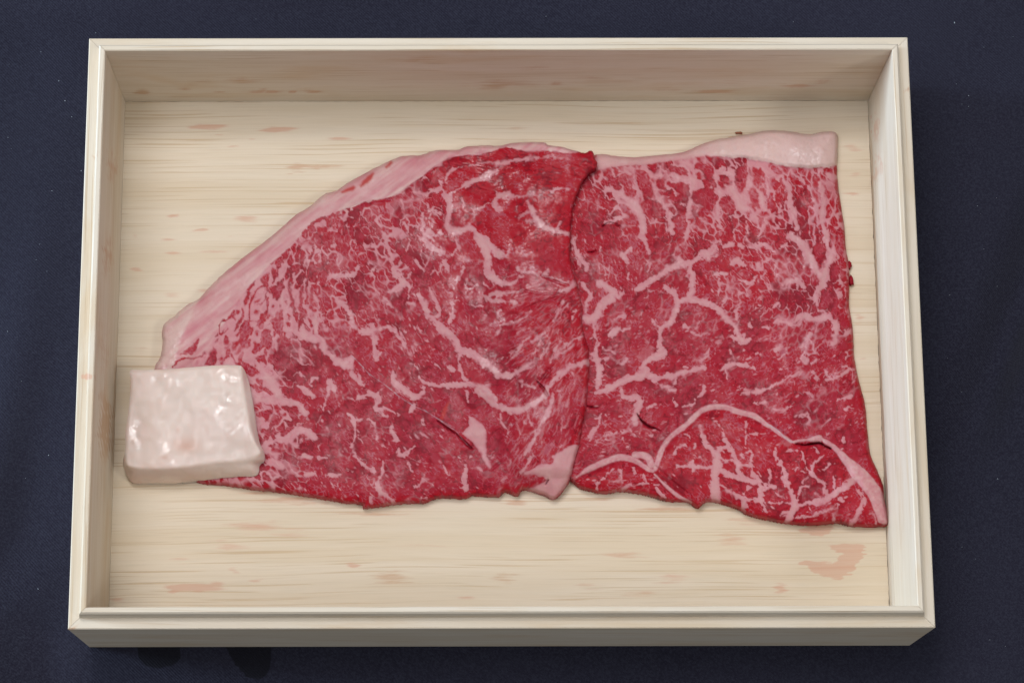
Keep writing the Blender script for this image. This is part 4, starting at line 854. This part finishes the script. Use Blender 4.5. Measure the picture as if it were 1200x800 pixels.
def edge_profile(sdf, r):
    t = np.clip(sdf / r, 0, 1)
    return np.sqrt(1 - (1 - t) ** 2)

STEP = 0.85
# ---- right steak (underneath)
def build_right():
    G = Grid(620, 145, 1050, 625, STEP)
    out = jitter_outline(RIGHT_ST, .5, 5)
    sdf = G.poly(out)
    X, Y = G.X, G.Y
    seam = lines(G, SEAM); seam = np.maximum(seam, polys(G, FP_SEAM))
    # the muscle below the seam
    eyeP = np.concatenate([pts((660,480), '600,410 650,300 690,240 740,180 820,110 914,30'), pts((800,390), '60,590 120,540 200,510 300,515 370,540 480,575 560,620 640,680 725,735'), pts((900,490), '260,165 350,180 430,210 480,265 560,390 640,480 690,560 740,695'), np.array([(1030, 640), (840, 640), (806, 600)]), pts((660,480), '760,560 680,490')])
    eye = G.poly(eyeP)
    stripP = np.concatenate([pts((660,480), '100,460 200,410 300,370 380,330 480,350 560,400 610,430 680,500 760,570 840,620'), np.array([(800, 640), (670, 600)])])
    strip = G.poly(stripP)
    lower = np.maximum(eye, strip)
    M = marbling(G, TR_, AR, VR, FP_R + [], [], RP_R, lower, VE, seed=2)
    fib, f1, f2 = fibre_field(G, M, 40)
    seam = seam + .9 * M['n8'] + .3 * M['n3']
    sf = sst(-1.0, .9, seam)
    fat = np.maximum(M['fat'], sf)
    cap = M['FP']
    capm = sst(-1, 1.5, cap)
    # the pale thick part of the fat cap
    pale = capm * (.25 + .75 * sst(800, 870, X)) + sf * (.25 + .35 * M['n3']) + .30 * sst(0, 4.5, M['F'])
    pale = np.clip(pale + .12 * M['n8'] * capm, 0, 1)
    isl = sst(3.2, .2, -M['F']) * (1 - fat)              # just inside a lean grain
    red = np.clip(.22 + .22 + isl * (.30 + .2 * sst(0, 1.5, M['T'])) + .55 * sst(9, 1, sdf + 3 * M['n8']) + .30 * sst(-2, 3, lower) + .25 * M['n25'] + .2 * sst(360, 250, Y), 0, 1)
    fat = fat * (1 - .75 * sst(5, 0, sdf + 2.5 * M['n8'] + 1) * (1 - capm) * sst(200, 330, Y))
    # --- heights (mm above the floor board)
    th = 7.2 + .7 * M['n25'] + .2 * M['n8']
    th = th + 1.8 * sst(-3, 5, cap) * sst(810, 880, X) + .9 * sst(0, 14, lower) - .3 * sst(-6, 0, lower) * sst(6, 0, lower)
    gr = lines(G, [(o, np.array(w, float) if not np.isscalar(w) else w, t) for o, w, t in GROOVE_R])
    gsc = .35
    gr_deep = lines(G, [GROOVE_R[i] for i in (0, 1, 2, 3, 4)])
    groove = sst(-.4, .9, gr_deep - gsc + .3 * M['n3'])
    crease = sst(-1.6, 1.0, gr + .4 * M['n3'])
    rim = (.50 + .50 * edge_profile(sdf, 26)) * (.30 + .70 * edge_profile(sdf, 4))
    Z = FLOOR + th * rim
    Z = Z + .10 * blur(fat, 3) * (1 - capm) + .55 * seam.clip(-3, 4) * .12 * sst(-3, 1, seam)
    Z = Z + (.02 * (fib - .5) * 2 + .015 * (1 - np.clip(f1 / 1.6, 0, 1)) + .02 * np.clip(M['e2'], 0, 1.5)) * (1 - fat) * rim
    Z = Z + .09 * M['n8'] * rim + .03 * M['n3'] + capm * (.14 * fbm(X / 5, Y / 5, 71, 3))
    Z = Z - (2.6 * groove + .55 * crease) * sst(2, 8, sdf)
    # underneath the other slice it is pressed thinner
    Z = np.where(X < 665, np.minimum(Z, FLOOR + 6.6 * rim), Z)
    fib = fib * (1 - .8 * groove)
    patch_mask = np.clip(capm * sst(800, 860, X) + .6 * sst(60, 10, np.hypot(X - 940, Y - 280)), 0, 1)
    A = dict(patch_mask=patch_mask, fat=fat * (1 - .9 * groove), red=np.maximum(red, groove), pale=pale, silver=np.clip(sst(-.5, .5, lines(G, SIL[3:])) * .5, 0, 1), fibre=np.where(groove > .3, fib * .2, fib), blood=.0 * fat)
    base = np.full(X.shape, FLOOR + .02)
    seamm = (seam > .6)
    groups = [('fat_cap', cap > 0), ('fat_seam', seamm), ('round_muscle', eye > 0), ('strip_muscle', strip > 0), ('marbled_meat', np.ones(X.shape, bool))]
    t = thing('beef_steak', 'right beef slice with a thick white fat corner and a round muscle bottom right', 'beef steak', (.075, .12, FLOOR * MM), None)
    emit(solid(G, sdf, out, Z, base, A, groups), t, MEAT)
    # two small shreds at the right hand edge
    for (u, v, rx, ry) in ((994.2, 311, 3.6, 5.5), (997.0, 329, 3.6, 6.5)):
        bm = bmesh.new()
        p = unproject([u], [v], [3.0])[0]
        bmesh.ops.create_icosphere(bm, subdivisions=3, radius=1)
        for q in bm.verts:
            n = .18 * math.sin(7 * q.co.x + 3 * q.co.y + u) + .1 * math.sin(11 * q.co.y + v)
            q.co = Vector((p[0] + q.co.x * rx * .31 * (1 + n), p[1] + q.co.y * ry * .31 * (1 + n), 3.0 + q.co.z * 1.3)) * MM
        me = bpy.data.meshes.new('meat_shred'); bm.to_mesh(me); bm.free()
        for f in me.polygons: f.use_smooth = True
        for k, val in (('fat', 0), ('red', .9), ('pale', 0), ('silver', 0), ('fibre', .12), ('blood', .0), ('patch_mask', 1)):
            me.attributes.new(k, 'FLOAT', 'POINT').data.foreach_set('value', [val] * len(me.vertices))
        link('meat_shred', me, MEAT, t)
    return G, Z, sdf
GR, ZR, SR = build_right()

# ---- left steak (overlaps it)
def build_left():
    G = Grid(172, 158, 708, 604, STEP)
    out = jitter_outline(LEFT, .8, 15)
    sdf = G.poly(out)
    X, Y = G.X, G.Y
    M = marbling(G, TL, AL, VL, FP_L, RL, RP_L, seed=0, soft=1.0)
    fib, f1, f2 = fibre_field(G, M, 20)
    # fat cap along the upper left edge
    capP = np.array([(215, 440), (232, 420), (252, 395), (268, 372), (285, 345), (302, 325), (322, 305), (345, 285), (360, 266), (378, 256), (400, 247), (411, 243.5), (442, 234.5), (458, 231.8), (469, 224), (480, 217), (498, 204), (516, 190), (540, 182), (575, 178), (590, 174), (606, 176), (640, 177), (678, 178.5), (690, 150), (400, 130), (150, 300), (160, 440)])
    cap = G.poly(catmull(capP, 3))
    capm = sst(-1.5, 1.5, cap + 1.2 * M['n8'])
    Rs = sst(-.6, .8, M['R'] + .8 * M['n3'])
    fat = np.maximum(M['fat'], sst(-1, 1, cap + .8 * M['n3']) * (1 - Rs))
    fat = np.clip(fat, 0, 1)
    mem = G.poly(catmull(pts((180, 300), '0,790 40,690 55,590 50,530 70,450 140,395 220,325 310,275 290,320 240,430 190,540 155,650 130,760'), 2))
    pale = np.clip(capm * (.38 + .5 * fbm((X * .8 - Y * .6) / 30, (X * .6 + Y * .8) / 4, 83, 2)) + .6 * sst(-2, 3, mem) + .25 * sst(-1, 2, G.line([(400, 248), (430, 240), (456, 233), (470, 224)], 5)) + .15 * M['n8'] + .30 * sst(0, 4.5, M['F']) * (1 - capm), 0, 1) * fat
    blood = np.clip(sst(-2.2, 1.6, np.maximum.reduce([G.line(pts((320,180), '590,215 640,170 670,135'), [1.5, 3, 1]), G.line(pts((320,180), '465,258 535,230'), [1, 2.2]), G.line(pts((320,180), '760,90 790,60'), 1.3), G.line(pts((420,380), '560,625 580,570 600,525'), [1.8, 2, .8])]) + .8 * M['n3']), 0, 1) * .85
    isl = sst(3.0, .2, -M['F']) * (1 - fat)
    wetred = np.clip(sst(210, 60, np.hypot(X - 640, (Y - 195) * 1.5)) * 1.0 + .55 * sst(70, 10, np.hypot(X - 665, (Y - 400) * .8)), 0, 1)
    red = np.clip(.40 + isl * (.30 + .2 * sst(.2, 2, M['T'])) + .75 * sst(12, 1, sdf + 4 * M['n8']) * sst(440, 540, Y) + .3 * sst(8, 1, sdf) + .75 * wetred + .28 * M['n25'] + .15 * sst(560, 620, X), 0, 1)
    fat = fat * (1 - .7 * sst(6, 0, sdf + 3 * M['n8']) * sst(480, 560, Y) * (1 - sst(-2, 2, M['FP'])))
    # --- heights
    uu, vv = X, Y
    zr = GR.at(ZR, uu, vv); s_r = GR.at(SR, uu, vv)
    over = sst(-1, 6, s_r) * (X > 625)
    base = FLOOR + .02 + (zr - FLOOR - .1) * over
    lift = 5.8 * sst(545, 650, X + 12 * M['n25']) * sst(600, 520, Y - (X - 560) * .0 + 0)
    lift = np.maximum(lift, 5.8 * sst(560, 655, X) * sst(575, 545, Y))
    th = 7.0 + .8 * M['n25'] + .2 * M['n8'] - 2.4 * sst(330, 200, X) * sst(400, 470, Y)
    bulge = 1.6 * np.exp(-((X - 690) / 9) ** 2 - ((Y - 188) / 12) ** 2)
    rr = sst(620, 655, X) * sst(360, 310, Y); rim = (.50 + .30 * rr + (.50 - .30 * rr) * edge_profile(sdf, 26)) * (.30 + .35 * rr + (.70 - .35 * rr) * edge_profile(sdf, 4 - rr))
    Z = FLOOR + lift + th * rim + bulge
    # drapes and wrinkles towards the right hand edge
    fan = sst(540, 610, X) * sst(330, 350, Y) * sst(520, 450, Y)
    a = np.arctan2(Y - 345, X - 672)
    Z = Z + fan * .30 * np.sin(a * 15 + 7 * M['n25'] + 2.5 * M['n8']) * sst(8, 40, np.hypot(X - 672, Y - 345)) * sst(150, 60, np.hypot(X - 672, Y - 345))
    top = sst(260, 200, Y) * sst(500, 540, X)
    Z = Z + top * .5 * fbm(((X - 600) * .97 + (Y - 200) * .25) / 40, ((Y - 200) * .97 - (X - 600) * .25) / 6, 61, 3)
    # overlap edge sinks towards the slice below
    gr = lines(G, GROOVE_L)
    groove = sst(-1.4, 1.3, gr + .3 * M['n3'])
    Z = Z + .12 * blur(fat, 3) * (1 - capm) * rim + capm * (.7 * sst(0, 12, cap) + .10 * fbm((X * .8 - Y * .6) / 22, (X * .6 + Y * .8) / 4.5, 77, 3)) * rim
    Z = Z + (.02 * (fib - .5) * 2 + .02 * (1 - np.clip(f1 / 1.6, 0, 1)) + .02 * np.clip(M['e2'], 0, 1.5)) * (1 - fat) * rim
    Z = Z + .09 * M['n8'] * rim + .03 * M['n3']
    deep = np.maximum.reduce([lines(G, GROOVE_L[:1]), lines(G, GROOVE_L[3:4]), lines(G, GROOVE_L[6:7])])
    Z = Z - (.6 * groove + 1.3 * sst(-.5, .8, deep)) * sst(2, 8, sdf)
    Z = np.maximum(Z, base + .5)
    # flattened where the block of suet sits on it
    sil = np.clip(np.maximum(sst(-.2, .9, lines(G, SIL[:3]) + .5 * M['n3']) * .55, .0), 0, 1)
    # greyish sheen patch beside the slit
    patch_mask = np.clip(sst(130, 40, np.hypot(X - 590, (Y - 290) * .8)) + .7 * sst(80, 20, np.hypot(X - 610, Y - 450)) + sst(-2, 3, mem), 0, 1)
    A = dict(patch_mask=patch_mask, fat=fat, red=red, pale=pale, silver=sil, fibre=fib * (1 - .75 * sst(-1, 1, deep)), blood=blood)
    flap = polys(G, FP_L[:2]); corner = polys(G, FP_L[2:3])
    groups = [('fat_cap', cap > 0), ('fat_patch', flap > 0), ('fat_corner', corner > 0), ('marbled_meat', np.ones(X.shape, bool))]
    t = thing('beef_steak', 'larger left beef slice with a curved pink fat edge, overlapping the other slice', 'beef steak', (-.06, .10, FLOOR * MM))
    emit(solid(G, sdf, out, Z, base, A, groups), t, MEAT)
    return G, Z, sdf
GL, ZL, SL = build_left()

# ---- block of suet
def build_suet():
    st = .8
    G = Grid(138, 420, 318, 575, st)
    OUT = [(152.5, 434), (165, 433.5), (185, 433), (215, 431), (245, 428.5), (268, 427.5), (280, 428), (285, 431), (289, 440), (293, 455), (297, 478), (300, 500), (304, 518), (309, 529), (308.5, 538), (304, 545), (303, 553), (298, 557.5), (280, 558), (255, 560), (230, 563), (205, 565), (180, 565), (160, 565), (152, 562), (146, 550), (144, 541), (146.5, 528), (147, 505), (150, 485), (152, 465), (153, 447)]
    TOP = [(153.5, 436), (185, 435), (215, 433), (245, 430.5), (268, 429.5), (277, 430.5), (281, 436), (285, 455), (289, 478), (293, 500), (299, 517), (305.5, 527), (304, 532), (292, 536), (270, 539), (240, 543), (205, 548), (180, 549), (160, 548), (149, 546), (146, 540), (148, 528), (148.5, 505), (151.5, 485), (153.5, 465), (154.5, 447)]
    out = jitter_outline(OUT, .35, 3)
    sdf = G.poly(out); top = G.poly(catmull(TOP, 4))
    X, Y = G.X, G.Y
    din = np.clip(sdf, 0, 99); dout = np.clip(-top, 0, 99)
    f = np.where(top > 0, 1.0, din / (din + dout + 1e-6))
    f = blur(f, 12)
    zt = 17.0 + 1.2 * fbm(X / 45, Y / 45, 3, 2) + .5 * fbm(X / 16, Y / 16, 6, 2) - 1.5 * sst(200, 150, X) + .8 * sst(285, 300, X)
    zl = GL.at(ZL, X, Y); sl = GL.at(SL, X, Y)
    base = FLOOR + .02 + (zl - FLOOR - .15) * sst(0, 4, sl)
    lo = np.maximum(FLOOR + 3.0, base + .3)
    front = np.maximum(sst(530, 545, Y), .6 * sst(281, 290, X))
    lo = lo * front + (zt - 1.3) * (1 - front)
    Z = lo + (zt - lo) * np.clip(f, 0, 1) ** .8
    Z = Z + .02 * fbm((X + Y * .35) / 6, (Y - X * .35) / 11, 9, 3) * np.clip(f, 0, 1)
    # puckers
    for (u, v, r, h) in ((213, 521, 9, -.7), (200, 462, 10, .5), (210, 465, 7, -.4), (185, 480, 8, .4), (168, 485, 7, .45), (245, 495, 9, -.35), (192, 536, 5, -.4)):
        Z = Z + .25 * h * np.exp(-((X - u) ** 2 + (Y - v) ** 2) / r ** 2)
    blush = .75 * np.exp(-((X - 218) / 16) ** 2 - ((Y - 522) / 9) ** 2) + .25 * np.exp(-((X - 262) / 20) ** 2 - ((Y - 440) / 12) ** 2) + .5 * np.exp(-((X - 192) / 4) ** 2 - ((Y - 536) / 2) ** 2) + .4 * np.exp(-((X - 208) / 2.5) ** 2 - ((Y - 503) / 4) ** 2) + .35 * sst(545, 562, Y)
    parts = solid(G, sdf, out, Z, base, dict(blush=np.clip(blush, 0, 1)), [('fat_block', np.ones(X.shape, bool))])
    nm, P, F, A = parts[0]
    me = mesh_np('fat_block', P * MM, F, A)
    o = link('fat_block', me, SUET)
    o['label'] = 'glossy white block of suet lying on the left end of the left slice'
    o['category'] = 'suet'
build_suet()

# ---- a crumb on the floor behind the fat corner
def crumb(u, v, r, label):
    bm = bmesh.new(); bmesh.ops.create_icosphere(bm, subdivisions=3, radius=1)
    p = unproject([u], [v], [FLOOR])[0]
    for q in bm.verts:
        n = 1 + .25 * math.sin(5 * q.co.x + u) + .2 * math.sin(7 * q.co.y)
        q.co = Vector((p[0] + q.co.x * r * 2.1 * n, p[1] + q.co.y * r * .8 * n, FLOOR + .6 * r + q.co.z * r * .62)) * MM
    me = bpy.data.meshes.new('meat_crumb'); bm.to_mesh(me); bm.free()
    for f in me.polygons: f.use_smooth = True
    for k, val in (('fat', 0), ('red', 1), ('pale', 0), ('silver', 0), ('fibre', .1), ('blood', .35), ('patch_mask', 0)):
        me.attributes.new(k, 'FLOAT', 'POINT').data.foreach_set('value', [val] * len(me.vertices))
    t = NT('dried_crumb'); t.b.inputs['Base Color'].default_value = (.26, .075, .03, 1); t.b.inputs['Roughness'].default_value = .6
    t.l(t.bump(t.noise(t.coord(), 2500, 2), .6, .0003), t.b.inputs['Normal'])
    o = link('meat_crumb', me, t.m)
    o['label'] = label; o['category'] = 'crumb'
crumb(866, 156.2, .62, 'tiny reddish crumb on the box floor behind the white fat corner')
